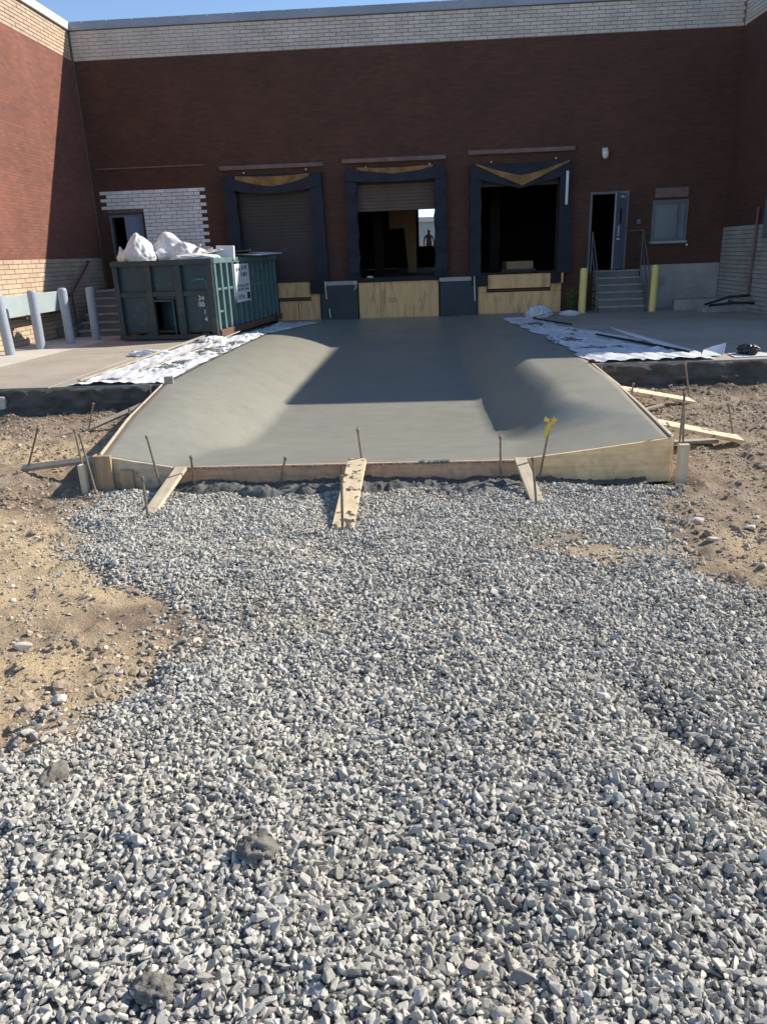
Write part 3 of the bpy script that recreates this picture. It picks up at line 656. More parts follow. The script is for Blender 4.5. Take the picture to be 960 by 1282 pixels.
# faces under the doors
def face(x0, x1, z0, z1, mt, y0=-.06, name='leveler_plate', par=wh, bev=.006): return MB().box(x0, x1, y0, -.002, z0, z1).build(name, mt, par, bevel=bev)
face(-4.75,-3.06,.52,.91,M_CREAM,-.10); face(-4.75,-3.07,.44,.50,M_RUST,-.08,'steel_lip'); 
for a, c in ((-4.9,-3.95),(-3.94,-3.42),(-3.41,-2.80)): face(a, c-.008, -.14, .42, M_CREAM, -.07)
face(-3.06,-2.80,.42,.60,M_CREAM,-.069); face(-3.05,-2.62,.60,.93,M_BLACK,-.20,'rubber_bumper'); face(-5.1,-4.76,.60,.93,M_BLACK,-.20,'rubber_bumper')
for a, c in ((-1.73,-1.13),(-1.127,.465)): face(a, c-.006, -.16, .85, M_CREAM, -.08)
face(-1.76,.49,.86,.97,M_BLACK,-.14,'steel_lip')
face(1.79,3.47,.57,.93,M_CREAM,-.12); face(1.79,3.47,.50,.535,M_RUST,-.08,'steel_lip'); face(1.53,3.77,-.16,.47,M_CREAM,-.07)
face(1.53,1.77,.475,.64,M_CREAM,-.068); face(3.49,3.77,.475,.66,M_CREAM,-.068); face(1.34,1.78,.66,.95,M_BLACK,-.2,'rubber_bumper'); face(3.48,3.73,.67,.95,M_BLACK,-.2,'rubber_bumper'); face(3.74,3.79,.67,.98,M_CREAM,-.22,'steel_lip')
face(1.3,3.9,.955,.99,M_BLACK,-.16,'steel_lip')
for x0, x1 in ((-2.77,-1.76),(.50,1.50)):
    f_ = face(x0, x1, -.18, .80, M_DGREEN, -.17, 'steel_wall_panel'); face(x0-.02, x1+.01, .805, .91, M_CONCG, -.19, 'concrete_cap')
for x, z0, z1, s in ((-2.63,.45,.92,1),(-2.55,-.05,.2,1),(1.42,.28,.92,1)):
    MB().tube([(x,-.20,z1),(x+.005,-.20,(z0+z1)/2),(x+.02,-.20,z0)], .016, 6).build('white_pipe', M_PAPER, wh)
MB().tube([(-1.85,-.2,.9),(-1.78,-.18,.75),(-1.84,-.2,.68)], .012, 6).build('cable_stub', M_PAPER, wh)
# stencilled marks on the middle plate
def text(name, body, size, mt, loc, rot, parent, ext=.002):
    cu = bpy.data.curves.new(name, 'FONT'); cu.body = body; cu.size = size; cu.extrude = ext; cu.materials.append(mt); cu.align_x = 'CENTER'; cu.align_y = 'CENTER'
    cu.space_line = .85
    tmp = bpy.data.objects.new(name, cu); SC.collection.objects.link(tmp); me = bpy.data.meshes.new_from_object(tmp.evaluated_get(bpy.context.evaluated_depsgraph_get())); bpy.data.objects.remove(tmp)
    o = bpy.data.objects.new(name, me); SC.collection.objects.link(o); o.parent = parent; o.location = loc; o.rotation_euler = rot; return o
M_FAINT = mat('faded_stencil', (.17,.12,.07), (.34,.24,.14), 14, .9, 0, lo=.4, hi=.55)
text('stencil_marks', 'S2S.', .17, M_FAINT, (-.78,-.083,.36), (R(90),0,0), wh); text('stencil_marks', '.-.', .16, M_FAINT, (-.05,-.083,.37), (R(90),0,0), wh)

# doors
def door(x0, x1, z0, z1, hinge, end, lites):
    f = MB().box(x0, x0+.06, -.03, .12, z0, z1).box(x1-.06, x1, -.03, .12, z0, z1).box(x0+.06, x1-.06, -.03, .12, z1-.06, z1).build('door', M_DFRAME, wh)
    dx, dy = end[0]-hinge[0], end[1]-hinge[1]; L_ = math.hypot(dx, dy); a = math.atan2(dy, dx)
    lf = MB().box(0, L_, -.022, .022, z0+.03, z1-.07).build('door_leaf', M_DOOR, f, bevel=.004); lf.location = (hinge[0], hinge[1], 0); lf.rotation_euler = (0,0,a)
    return f, lf, L_, a
f1, l1, _, _ = door(-8.42,-7.52,.95,2.82,(-7.60,.0),(-7.70,-.80),0); f1['label'] = 'grey steel door standing open, left of the block patch'
f2, l2, L2, a2 = door(4.44,5.44,.95,2.90,(5.37,-.02),(4.93,-.74),1); f2['label'] = 'grey steel door swung out above the concrete stairs'
def onleaf(fx, z, b, name, mt, hinge, a):
    o = b.build(name, mt, f2); o.location = (hinge[0]+math.cos(a)*fx, hinge[1]+math.sin(a)*fx, z); o.rotation_euler = (0,0,a); return o
sgn = 1 if math.sin(a2) > 0 else 1
for yy in (.024,):
    onleaf(.45, 2.28, MB().box(-.07,.07,.022,.030,-.18,.18), 'door_glass', M_BLACK, (5.37,-.02), a2)
    onleaf(.56, 1.92, MB().box(-.05,.05,.022,.036,-.13,.13), 'door_sign', M_PAPER, (5.37,-.02), a2)
    onleaf(.64, 1.72, MB().box(-.09,.05,.022,.085,-.02,.02), 'door_handle', M_COPW, (5.37,-.02), a2)
    onleaf(.36, 2.74, MB().box(-.12,.12,.022,.07,-.025,.025), 'door_closer', M_COPW, (5.37,-.02), a2)
# window
wf = MB().box(6.06,6.13,-.04,.06,1.64,2.64).box(6.91,6.98,-.04,.06,1.64,2.64).box(6.13,6.91,-.04,.06,1.64,1.70).box(6.13,6.91,-.04,.06,2.56,2.64).build('window', M_DFRAME, wh)
MB().box(6.13,6.91,.02,.03,1.70,2.56).build('pane', M_GLASSW, wf)
for k in range(9): MB().box(6.14,6.74,.012,.018,1.73+k*.09,1.80+k*.09).build('blind_slat', M_GLASSW, wf)
MB().box(6.72,6.76,-.03,.05,1.70,2.56).build('mullion', M_DFRAME, wf)
MB().box(6.03,7.0,-.09,-.002,1.57,1.635).build('sill', M_CONCG, wf)
MB().box(6.1,6.95,-.05,-.002,2.70,2.93).build('brick_header', M_LINTEL, wf)
MB().tube([(7.02,-.05,1.52),(7.02,0,1.52)], .03, 8).build('wall_vent', M_PAPER, wh)
MB().box(5.68,5.77,-.04,0,2.08,2.2).build('switch_box', M_DFRAME, wh)
# inside of the warehouse
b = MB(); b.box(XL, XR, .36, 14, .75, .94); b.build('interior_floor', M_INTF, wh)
ZB = 13.6
OX0, OX1, OZ0, OZ1 = -.08, 1.02, 1.82, 3.45
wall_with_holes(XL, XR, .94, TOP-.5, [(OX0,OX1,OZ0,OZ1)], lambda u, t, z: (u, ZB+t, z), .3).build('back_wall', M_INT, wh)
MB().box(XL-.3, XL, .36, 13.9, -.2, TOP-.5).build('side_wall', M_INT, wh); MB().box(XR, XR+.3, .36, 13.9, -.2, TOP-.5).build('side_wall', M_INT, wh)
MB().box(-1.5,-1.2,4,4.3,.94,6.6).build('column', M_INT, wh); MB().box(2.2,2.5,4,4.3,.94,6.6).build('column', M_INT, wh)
# things in the doorways
t = MB().box(-.62,.62,-.3,.3,0,.34).build('cardboard_box', M_CARD, None, bevel=.01); t.location = (2.75,D+1.3,1.03); t.rotation_euler = (0,0,R(6)); t.scale = (.62,1,.62)
tag(t, 'long low cardboard box standing inside the right-hand open dock', 'box')
t = MB().box(-.6,.6,-.35,.35,0,.09).build('pallet', M_INTF, None); t.location = (2.75,D+1.3,.94); t.scale = (.8,1,1); tag(t, 'dark pallet under the cardboard box in the right-hand dock', 'pallet')
t = MB().prism([(0,0),(.9,0),(.9,-2.0),(.62,-2.0),(.5,-.55),(0,-.55)][::-1], 0, .02).build('plywood_sheet', M_CARD, None)
t.location = (-1.05,D+5.2,2.9); t.rotation_euler = (R(90),0,0); tag(t, 'tall dim plywood sheet leaning inside the middle dock', 'board')
t = MB().box(0,.16,0,.10,0,.04).build('rag', M_PAPER, None, bevel=.01); t.location = (-1.48,D-.1,.972); tag(t, 'small white block lying on the sill of the middle dock', 'block')
for k in range(3):
    t = MB().box(0,.22,0,.14,0,.03).build('scrap_board', M_INTF, None); t.location = (-.1+k*.17,D+.1+k*.12,.945); t.rotation_euler = (0,0,.5*k); tag(t, ('dark scrap board nearest the centre of the middle dock sill','dark scrap board in the row on the middle dock floor, second from left','dark scrap board nearest the right pad of the middle dock')[k], 'scrap', 'scraps on the middle dock floor')
# beyond the far opening: yard, long pale building and a person
yd = MB().box(-30,30,D+13.95,D+60,.80,.92).build('back_yard', M_CONC); tag(yd, 'sunlit yard seen through the warehouse', kind='structure')
sh = empty('far_shed', (0,D+34,.92)); tag(sh, 'pale blue-grey building far behind, seen through the middle dock', 'building')
MB().box(-8,10,0,6,0,2.6).build('wall', M_BEAM, sh); MB().box(-8.3,10.3,-.4,6.4,2.6,2.9).build('roof', M_COPW, sh)
def person(loc):
    me = bpy.data.meshes.new('person'); V = [(0,0,.95),(0,0,1.2),(0,0,1.42),(0,-.01,1.53),(0,-.02,1.66),(0,-.02,1.74),(.11,0,.9),(.12,0,.48),(.12,.02,.06),(.13,-.13,.03),(-.11,0,.9),(-.12,-.02,.48),(-.14,0,.06),(-.15,-.14,.03),(.20,0,1.40),(.26,-.02,1.12),(.24,-.14,.90),(-.20,0,1.40),(-.27,-.02,1.12),(-.25,-.12,.88)]
    E = [(0,1),(1,2),(2,3),(3,4),(4,5),(0,6),(6,7),(7,8),(8,9),(0,10),(10,11),(11,12),(12,13),(2,14),(14,15),(15,16),(2,17),(17,18),(18,19)]
    rad = [.15,.14,.15,.06,.10,.08,.10,.07,.05,.04,.10,.07,.05,.04,.07,.05,.035,.07,.05,.035]
    me.from_pydata(V, E, []); o = link('person', me, None, M_BLACK); o.location = loc  # one black over the whole figure, head and hands included
    o.modifiers.new('skin', 'SKIN'); sv = me.skin_vertices[0].data
    for k, r in enumerate(rad): sv[k].radius = (r, r*.8)
    sv[0].use_root = True; o.modifiers.new('sub', 'SUBSURF').render_levels = 2
    tag(o, 'all-black figure of a person standing in the bright yard behind the middle dock', 'person')
person((.42, D+20, .92))
t = MB().box(0,1.4,0,.6,-.58,.75).build('crate', M_PAPER, None); t.location = (.0,D+21,1.5); tag(t, 'white crate in the bright yard seen through the middle dock', 'crate')

# left wing
lw = empty('left_wing', (XL,12,0)); tag(lw, 'sunlit red brick wing on the left with a tan block base', 'building')
LZ = 1.75
def PL(u, t, z): return (-t, u-12, z)
wall_with_holes(12, D-.002, LZ, BAND, [], lambda u, t, z: (-t, u-12, z), .35).build('brick_wall', M_BRICK, lw)
MB().box(-.35, -.012, 0, D-12-.002, -.6, LZ).build('base_backing', M_MORTAR, lw)
MB().box(-.35, -.012, 0, D-12-.002, BAND, TOP).build('parapet_backing', M_MORTAR, lw)
MB().box(-.42, .06, -.05, D-12+.07, TOP, TOP+.19).build('coping', M_COPW, lw, bevel=.008)
MB().box(-15, -.35, 0, D-12+14, TOP-.5, TOP-.3).build('roof', M_CONCG, lw)
MB().box(-15, -.36, .0, .3, -.6, TOP-.5).box(-15,-14.7,.3,D-12+14,-.6,TOP-.5).build('end_wall', M_BRICK, lw)
bb = MB().box(-.012, -.008, 0, D-12-.01, LZ-.004, LZ).build('base_course', M_MORTAR, lw)
rc, h = courses(12, D-.06, -.05, LZ-.004, .40, .098)
lay_blocks(bb, rc, .4, h, lambda u, t, z: ((-.012-t, u-12, z), R(90)), M_LBLOCK, 300, order=lambda r: -r[0], proud=.012)
pc = MB().box(-.012, -.008, 0, D-12-.01, BAND, BAND+.004).build('parapet_course', M_MORTAR, lw)
rc, h = courses(12, D-.06, BAND+.006, TOP-.01, .40, .083)
lay_blocks(pc, rc, .4, h, lambda u, t, z: ((-.012-t, u-12, z), R(90)), M_LBLOCK, 160, order=lambda r: -r[0], proud=.012)
# right wing
RE = 15.87
rw = empty('right_wing', (XR,RE,0)); tag(rw, 'shaded brick wing on the right with a grey block base', 'building')
ln = D-RE-.002
MB().box(0, .35, 0, ln, 1.93, BAND).build('brick_wall', M_BRICK_SHADE, rw)
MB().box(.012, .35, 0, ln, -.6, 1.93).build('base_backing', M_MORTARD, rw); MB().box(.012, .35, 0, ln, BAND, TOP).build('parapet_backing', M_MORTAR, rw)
MB().box(-.06, .42, -.05, ln+.05, TOP, TOP+.19).build('coping', M_COPING, rw, bevel=.008)
MB().box(.42, 14, -.05, ln+14, TOP-.02, TOP+.19).build('roof', M_CONCG, rw)
MB().box(.352, 14, .0, .3, -.6, TOP-.021).box(13.7,14,.3,ln+14,-.6,TOP-.021).build('end_wall', M_BRICK, rw)
bb = MB().box(.008, .012, 0, ln, 1.925, 1.93).build('base_course', M_MORTARD, rw)
rc, h = courses(0, ln-.03, -.1, 1.92, .40, .101)
M_RBLOCK = mat('grey_block', (.42,.39,.34), (.34,.32,.29), 1.5, .9, .4, 60, .004, var=.08, dirt=(.11,.105,.08), dscale=1.2, dlo=.5, dhi=.8, damt=.6)
lay_blocks(bb, rc, .4, h, lambda u, t, z: ((.012+t, ln-u, z), R(-90)), M_RBLOCK, 200, order=lambda r: r[0], proud=.012)
pc = MB().box(.008, .012, 0, ln, BAND, BAND+.004).build('parapet_course', M_MORTAR, rw)
rc, h = courses(0, ln-.03, BAND+.006, TOP-.01, .40, .083)
lay_blocks(pc, rc, .4, h, lambda u, t, z: ((.012+t, ln-u, z), R(-90)), M_BLOCK, 90, order=lambda r: r[0], proud=.012)
MB().box(-.12, -.002, 2.40, 2.85, 1.62, 2.62).build('electrical_box', M_DFRAME, rw, bevel=.01)
MB().tube([(-.06,3.32,2.3),(-.06,3.36,1.2),(-.06,3.38,.3)], .03, 8).build('conduit', M_LINTEL, rw)

# ---------------------------------------------------------------- stairs
def stairs(name, x0, x1, ybot, tread, label, n=6, top=.95, z0=-.09, ytop=None):
    e = empty(name, (0,0,0)); tag(e, label, 'stairs'); rise = (top-z0)/n; ytop = ytop or D-.19
    for k in range(n):
        y = ybot+k*tread; zt = z0+rise*(k+1)
        yb = ytop
        MB().box(x0, x1, y, yb, z0+rise*k-(.0 if k else .02), zt-.035).build('step', M_STEP, e, bevel=.004)
        MB().box(x0-.01, x1+.01, y-.03, (y+tread) if k < n-1 else ytop, zt-.034, zt).build('tread', M_NOSE, e, bevel=.004)
    return e
st = stairs('entry_stairs', 4.58, 5.74, 20.33, .145, 'shaded concrete stairs up to the open door on the right')
def rail(parent, x, mt):
    for dz in (0, .42): MB().tube([(x,20.28,.86-dz),(x,21.15,1.92-dz)], .02, 8).build('handrail', mt, parent)
    MB().tube([(x,20.28,-.06),(x,20.28,.86)], .022, 8).build('rail_post', mt, parent); MB().tube([(x,21.15,.9),(x,21.15,1.92)], .022, 8).build('rail_post', mt, parent)
rail(st, 4.50, M_RAIL); rail(st, 5.80, M_RAIL)
MB().tube([(5.80,21.15,1.92),(5.45,21.2,1.92)], .02, 8).build('handrail', M_RAIL, st)
st2 = stairs('side_stairs', -8.30, -6.9, 18.15, .27, 'grey concrete stairs between the left wing and the dumpster', ytop=D-.01)
MB().tube([(-8.70,18.75,.88),(-8.62,18.8,.92),(-8.62,20.1,1.66),(-8.72,20.2,1.66)], .024, 8).build('handrail', M_RED, st2)
MB().tube([(-8.62,18.8,.92),(-8.62,18.8,0)], .02, 8).build('rail_post', M_RED, st2)
MB().box(-8.77,-8.31,18.0,D-.01,-.1,.18).build('stringer', M_STEP, st2)
# ---------------------------------------------------------------- grey guard beam on the left wall
gb = empty('guard_beam', (-8.5,12.4,0)); tag(gb, 'pale blue-grey steel box beam fixed along the base of the left wall', 'beam')
MB().box(-.0, .04, 0, 5.75, .60, 1.03).build('face_plate', M_BEAM, gb, bevel=.008); MB().box(-.27, -.002, 0, 5.75, .96, 1.0).build('top_plate', M_BEAM, gb)
for k in range(4): MB().box(-.27,-.002, .25+k*1.7, .45+k*1.7, .52, .955).build('bracket', M_RUST, gb)
# ---------------------------------------------------------------- bollards
def bollard(name, mt, r, h, loc, lean, label, cat, group, first=[None]):
    o = MB(); n = 20
    o.tube([(0,0,-.12),(0,0,h-.05),(0,0,h-.02),(0,0,h)], [r,r,r*.92,r*.6], 20)
    b = o.build(name, mt); smooth_angle(b, 50); b.location = loc; b.rotation_euler = lean; tag(b, label, cat, group); return b
gg = 'grey bollards in front of the left wing'
for i, (x, y, h) in enumerate(((-8.10,14.55,1.12),(-7.97,15.54,1.14),(-7.76,16.48,1.15),(-7.48,17.2,1.13))):
    bollard('grey_bollard', M_GREYP, .095, h+.03, (x, y, pav_z(x,y)), (R((1,-1,2,0)[i]), R((-1.5,0,1,1.2)[i]), 0),
            ('grey bollard nearest the camera at the left edge, fully in sun','second grey bollard, standing in front of the end of the pale guard beam','third grey bollard, between the guard beam and the side stairs','grey bollard nearest the dumpster, in front of the side stairs')[i], 'bollard', gg)
yg = 'yellow bollards beside the entry stairs'
bollard('yellow_bollard', M_YELP, .095, 1.14, (4.17,20.45,-.09), (0, R(.5), 0), 'yellow bollard left of the entry stairs, beside the weed and right-hand dock', 'bollard', yg)
bollard('yellow_bollard', M_YELP, .095, 1.16, (5.93,20.32,-.09), (0, R(1), 0), 'yellow bollard right of the entry stairs, under the window', 'bollard', yg)
# wall lamp
wlamp = empty('wall_lamp', (4.75,D,3.82)); tag(wlamp, 'small round outdoor lamp on the brick above the stair door', 'lamp')
MB().box(-.07,.07,-.05,0,-.02,.12).build('bracket', M_COPW, wlamp, bevel=.01); b = MB(); b.tube([(0,-.10,.06),(0,-.10,.02),(0,-.10,-.10),(0,-.10,-.15)], [.05,.085,.075,.03], 12); b.build('lamp_glass', M_PAPER, wlamp, smooth=True)
# weed
wd = empty('weed', (3.98,20.95,-.09)); tag(wd, 'leafy green weed growing behind the left yellow bollard', 'plant')
sb = MB(); lf = None
for k in range(7):
    a = random.uniform(0,6.28); L_ = random.uniform(.3,.62); tip = Vector((math.cos(a)*.14, math.sin(a)*.1, L_)); sb.tube([(0,0,0), tip*.5+Vector((0,0,.05)), tip], [.008,.006,.003], 5)
    for j in range(9):
        p_ = tip*(.25+.75*j/8); b = MB(); s = random.uniform(.05,.09)
        b.add([(0,0,0),(s*.5,s*.35,.01),(s,0,-.01),(s*.5,-s*.35,.01)], [(0,1,2,3)])
        if lf is None: lf = b.mesh('leaf'); lf.materials.append(M_LEAF)
        o = bpy.data.objects.new('leaf', lf); SC.collection.objects.link(o); o.parent = wd; o.location = p_; o.rotation_euler = (random.uniform(-.6,.6), random.uniform(-.9,.5), random.uniform(0,6.28)); o.scale = (s/.045,)*3
sb.build('stem', M_LEAF, wd)

# ---------------------------------------------------------------- dumpster
dm = empty('dumpster', (-4.40,16.32,-.02), R(-6.3)); tag(dm, 'battered dark green roll-off dumpster piled with white plastic', 'dumpster')
DW, DL, Z0, Z1 = 2.24, 4.65, .14, 1.62
def dpart(b, name, mt, bevel=.006): return b.build(name, mt, dm, bevel=bevel)
fy = 0.0
# front wall with recessed panels
cols = [(-DW,-DW+.11),(-DW+.72,-DW+.86),(-.86,-.70),(-.13,0)]
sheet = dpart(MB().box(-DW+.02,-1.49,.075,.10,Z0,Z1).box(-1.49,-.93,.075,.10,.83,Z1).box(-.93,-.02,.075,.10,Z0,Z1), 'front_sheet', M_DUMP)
for a, c in cols: dpart(MB().box(a, c, -.02, .075, Z0-.04, Z1-.09), 'front_post', M_DUMPF)
dpart(MB().box(-DW-.02, .02, -.04, .09, Z1-.09, Z1+.02), 'front_top_rail', M_DUMPF, .012)
for a, c in ((-DW+.112,-DW+.718),(-DW+.862,-.862),(-.698,-.132)): dpart(MB().box(a, c, -.005, .074, .90, 1.0), 'mid_rail', M_DUMPF)
dpart(MB().box(-DW-.02, .02, -.04, .09, Z0-.14, Z0-.041), 'bottom_rail', M_DUMPF, .01)
dpart(MB().box(-1.49,-1.44,-.01,.2,Z0-.03,.83).box(-.97,-.93,-.01,.2,Z0-.03,.83).box(-1.438,-.972,-.01,.2,.79,.83).box(-1.438,-.972,.45,.47,Z0,.79), 'hook_recess', M_DUMP)
dpart(MB().box(-1.44,-.97,.11,.45,Z0-.02,Z0+.02), 'recess_floor', M_BLACK)
# right side with ribs
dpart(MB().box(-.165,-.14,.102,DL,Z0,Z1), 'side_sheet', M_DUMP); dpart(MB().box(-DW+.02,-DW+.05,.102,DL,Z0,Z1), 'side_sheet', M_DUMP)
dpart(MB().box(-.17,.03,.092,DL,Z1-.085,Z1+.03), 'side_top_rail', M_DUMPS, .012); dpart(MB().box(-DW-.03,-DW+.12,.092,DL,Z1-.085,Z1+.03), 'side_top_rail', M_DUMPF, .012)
dpart(MB().box(-.17,.06,.092,DL+.05,Z0-.12,Z0+.02), 'side_bottom_rail', M_RUST, .012); dpart(MB().box(-DW-.03,-DW+.1,.092,DL,Z0-.12,Z0+.02), 'side_bottom_rail', M_RUST, .012)
ribs = [.16]+[.16+.36*k for k in range(1, 13)]
for k, y in enumerate(ribs):
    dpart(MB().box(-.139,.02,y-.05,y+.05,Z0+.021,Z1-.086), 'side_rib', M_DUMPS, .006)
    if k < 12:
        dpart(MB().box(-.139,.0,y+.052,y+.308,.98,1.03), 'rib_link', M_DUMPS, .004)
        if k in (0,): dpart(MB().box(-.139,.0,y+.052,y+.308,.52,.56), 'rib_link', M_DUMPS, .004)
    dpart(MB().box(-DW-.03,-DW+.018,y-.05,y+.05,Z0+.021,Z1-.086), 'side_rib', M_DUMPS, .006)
dpart(MB().box(-DW,0,DL-.02,DL+.04,Z0,Z1), 'tailgate', M_DUMPF); dpart(MB().box(-DW+.05,-.09,.11,DL-.03,Z0-.02,Z0+.03), 'dumpster_floor', M_RUST)
for x in (-1.75,-.55): dpart(MB().box(x-.06,x+.06,.0,DL,-.04,Z0-.142), 'under_rail', M_DUMPF)
for x in (-1.98,-1.5,-.75,-.3): 
    b = MB(); b.tube([(x-.07,.10,.03),(x+.07,.10,.03)], .10, 16); dpart(b, 'roller', M_RUST, 0)
for y in (DL-.5,): b = MB(); b.tube([(-.12,y,.04),(.06,y,.04)], .12, 16); dpart(b, 'roller', M_BLACK, 0)
text('painted_number', '34', .14, M_WHITEP, (-.33,.071,.84), (R(90),0,0), dm); text('painted_number', '00', .14, M_WHITEP, (-.335,.071,.71), (R(90),0,0), dm)
text('painted_number', '1', .14, M_WHITEP, (-.275,.071,.55), (R(90),0,0), dm); text('painted_number', '4', .14, M_WHITEP, (-.265,.071,.40), (R(90),0,0), dm)
dpart(MB().tube([(-.50,.065,1.20),(-.38,.062,1.235),(-.25,.062,1.24),(-.17,.062,1.20),(-.16,.062,1.0)], [.008,.016,.02,.022,.012], 6), 'teal_scrape', M_TEAL, 0)
# notice on the side
nt = MB().box(.022,.034,1.30,2.28,.66,1.50).build('notice_board', M_PAPER, dm)
rr = random.Random(4); b = MB()
for (z0, z1, n, y0, y1) in ((1.34,1.42,3,1.40,1.75),(1.36,1.46,2,1.8,2.2),(1.22,1.31,3,1.7,2.2),(.98,1.05,8,1.42,2.2),(.90,.96,8,1.42,2.2),(.72,.82,4,1.42,1.95)):
    for k in range(n):
        a = y0+(y1-y0)*k/n; w = (y1-y0)/n*.62
        b.box(.0342,.0362,a,a+w*.3,z0,z1); b.box(.0342,.0362,a+w*.32,a+w,z0+rr.choice((0,.4,.8))*(z1-z0),z0+(rr.choice((0,.4,.8))+.2)*(z1-z0)); 
        if rr.random() < .6: b.box(.0364,.037,a+w*.7,a+w,z0+.2*(z1-z0),z1)
b.box(.0342,.0362,2.02,2.24,.70,.86); b.build('notice_lettering', M_INK, nt)
# load
def bag(name, loc, r, sq, seed, label, peak=None, rz=0):
    bm = bmesh.new(); bmesh.ops.create_icosphere(bm, subdivisions=5, radius=1)
    for v in bm.verts:
        p = v.co.copy(); k = mnoise.fractal(p*1.3+Vector((seed,seed*2,0)), 1.0, 2.0, 3)
        # folds : ridged noise gives creased film
        w = 1-abs(mnoise.noise(Vector((p.x*2.6+seed, p.y*2.6, p.z*1.2))))*2.0; w2 = 1-abs(mnoise.noise(p*5.5+Vector((seed*3,0,1))))*2.0
        w3 = 1-abs(mnoise.noise(Vector((p.x*9+seed, p.y*9, p.z*4))))*2.0; rad = 1+.20*k+.07*w+.035*w2+.012*w3
        q = p*rad
        if peak:
            t = max(0, p.z-.1); q.x += (peak[0]-q.x*.55)*t**1.2; q.y *= 1-.4*t; q.z += peak[1]*t**1.6
        if q.z < -.35: q.z = -.35+(q.z+.35)*.2
        v.co = Vector((q.x*r*sq[0], q.y*r*sq[1], q.z*r*sq[2]))
    me = bpy.data.meshes.new(name); bm.to_mesh(me); bm.free(); o = link(name, me, None, M_BAG, True); o.location = loc; o.rotation_euler = (0,0,rz)
    tag(o, label, 'bag', 'white plastic bags heaped in the dumpster'); return o
bag('plastic_bag', (-6.27,17.35,1.70), .36, (1.05,1,.85), 2, 'bright white plastic bag with a tall peak, at the left end of the dumpster', (.06,.62))
bag('plastic_bag', (-5.58,17.75,1.72), .44, (1.2,.9,.72), 7, 'translucent white plastic bag with a raised corner, middle of the heap', (-.42,.55))
bag('plastic_bag', (-5.15,17.45,1.68), .38, (1.2,.85,.60), 11, 'low wide white plastic bag sloping down to the right of the heap', (-.45,.25))
bag('plastic_bag', (-4.92,17.05,1.62), .28, (1.7,.9,.40), 15, 'flat crumpled white plastic along the front rim of the dumpster')
bag('plastic_bag', (-6.62,17.25,1.70), .12, (.8,1,1.3), 18, 'small torn white plastic tail hanging over the left corner', (-.2,.5))
def thing(b, name, mt, loc, rot, label, cat, bevel=.004, group=None):
    o = b.build(name, mt, None, bevel=bevel); o.location = loc; o.rotation_euler = rot; return tag(o, label, cat, group)
thing(MB().box(-.19,.19,-.15,.15,-.02,.28), 'white_box', M_PAPER, (-4.40,17.65,1.60), (0,R(2),R(8)), 'white square carton standing on the dumpster load', 'box')
M_TORN = mat('torn_card', (.40,.25,.13), (.62,.58,.52), 6, .85, .3, 20)
for k, (dx, dz, rx, ry, L_) in enumerate(((-.35,.10,.3,-.9,.34),(-.22,.06,.2,-.35,.5),(-.05,.05,-.2,-.25,.5),(.02,.10,.1,-.15,.42))):
    thing(MB().box(-L_/2,L_/2,-.15,.15,-.006,.006), 'torn_cardboard', M_TORN if k < 2 else M_PAPER, (-4.62+dx,17.35,1.68+dz), (rx,ry,.2*k),
          ('brown torn cardboard flap sticking up beside the white bags','brown torn cardboard lying below the upright flap','white torn card nearest the bags, on the dumpster load','white torn card leaning on the white carton')[k], 'cardboard', .002, 'torn card in the dumpster')
thing(MB().box(-.5,.45,-.9,.9,-.01,.012), 'flat_board', M_PAPER, (-4.10,19.3,1.70), (R(1),R(3),R(-6)), 'grey-white flat board lying across the far right rim of the dumpster', 'board')
thing(MB().box(-.6,.4,-.8,.8,-.01,.012), 'flat_board', M_INTF, (-4.35,18.8,1.74), (R(0),R(-4),R(2)), 'dark flat sheet behind the white carton on the dumpster load', 'board')
# fill so the load rests on something
xs = np.linspace(-2.15,-.1,30); ys = np.linspace(.13,DL-.05,50); X, Y = np.meshgrid(xs, ys)
o = grid_mesh('rubble_load', X, Y, 1.38+fbm(X, Y, 2, 4, 90)*.22, M_LUMP); o.location = dm.location; o.rotation_euler = dm.rotation_euler; tag(o, 'mixed rubble filling the dumpster', kind='stuff')

# ---------------------------------------------------------------- plastic sheets and mud on the pavement
def sheet_(name, yy, fl, fr_, label, seed, nu=70, dy=.05):
    ys = np.arange(yy[0], yy[1], dy); U, Y = np.meshgrid(np.linspace(0, 1, nu), ys)
    L_ = ip(Y, fl)+fbm(Y, Y*0, 2.5, 3, seed)*.15; R_ = ip(Y, fr_)+fbm(Y, Y*0+5, 3, 3, seed)*.05; X = L_*(1-U)+R_*U
    w = .55*np.abs(fbm(X*2.2+Y*.35, Y*.45, 3.2, 4, seed+1))+.6*np.maximum(fbm(X*.8, Y*2.2, 3, 3, seed+7), 0); Z = -0.09*np.clip((Y-12)/9, 0, 1)+.012+w*.09+.03*np.clip(fbm(X, Y, 1.0, 3, seed+2)-.15, 0, 1)*4
    e = np.minimum(np.minimum(U, 1-U)*10, 1); Z = Z*e+(.012-0.09*np.clip((Y-12)/9, 0, 1))*(1-e)
    o = grid_mesh(name, X, Y, Z, M_TARP); return tag(o, label, 'plastic sheet')
sheet_('plastic_sheet', (10.17,20.2), [(10.2,-4.95),(12.9,-4.98),(14.25,-4.93),(15.6,-4.75),(16.3,-4.30),(17,-4.2),(20.2,-3.8)], [(a, b+.0 if a < 15 else b) for a, b in EL], 'dirty white plastic sheet between the dumpster and the left edge of the ramp', 100)
sheet_('plastic_sheet', (10.93,19.3), [(a, b) for a, b in ER], [(10.9,4.15),(11.6,4.25),(12.1,4.05),(13,4.05),(14,3.75),(15,3.55),(16.5,3.1),(18,2.9),(19.3,2.6)], 'white plastic sheet on the shaded pavement right of the ramp', 120)
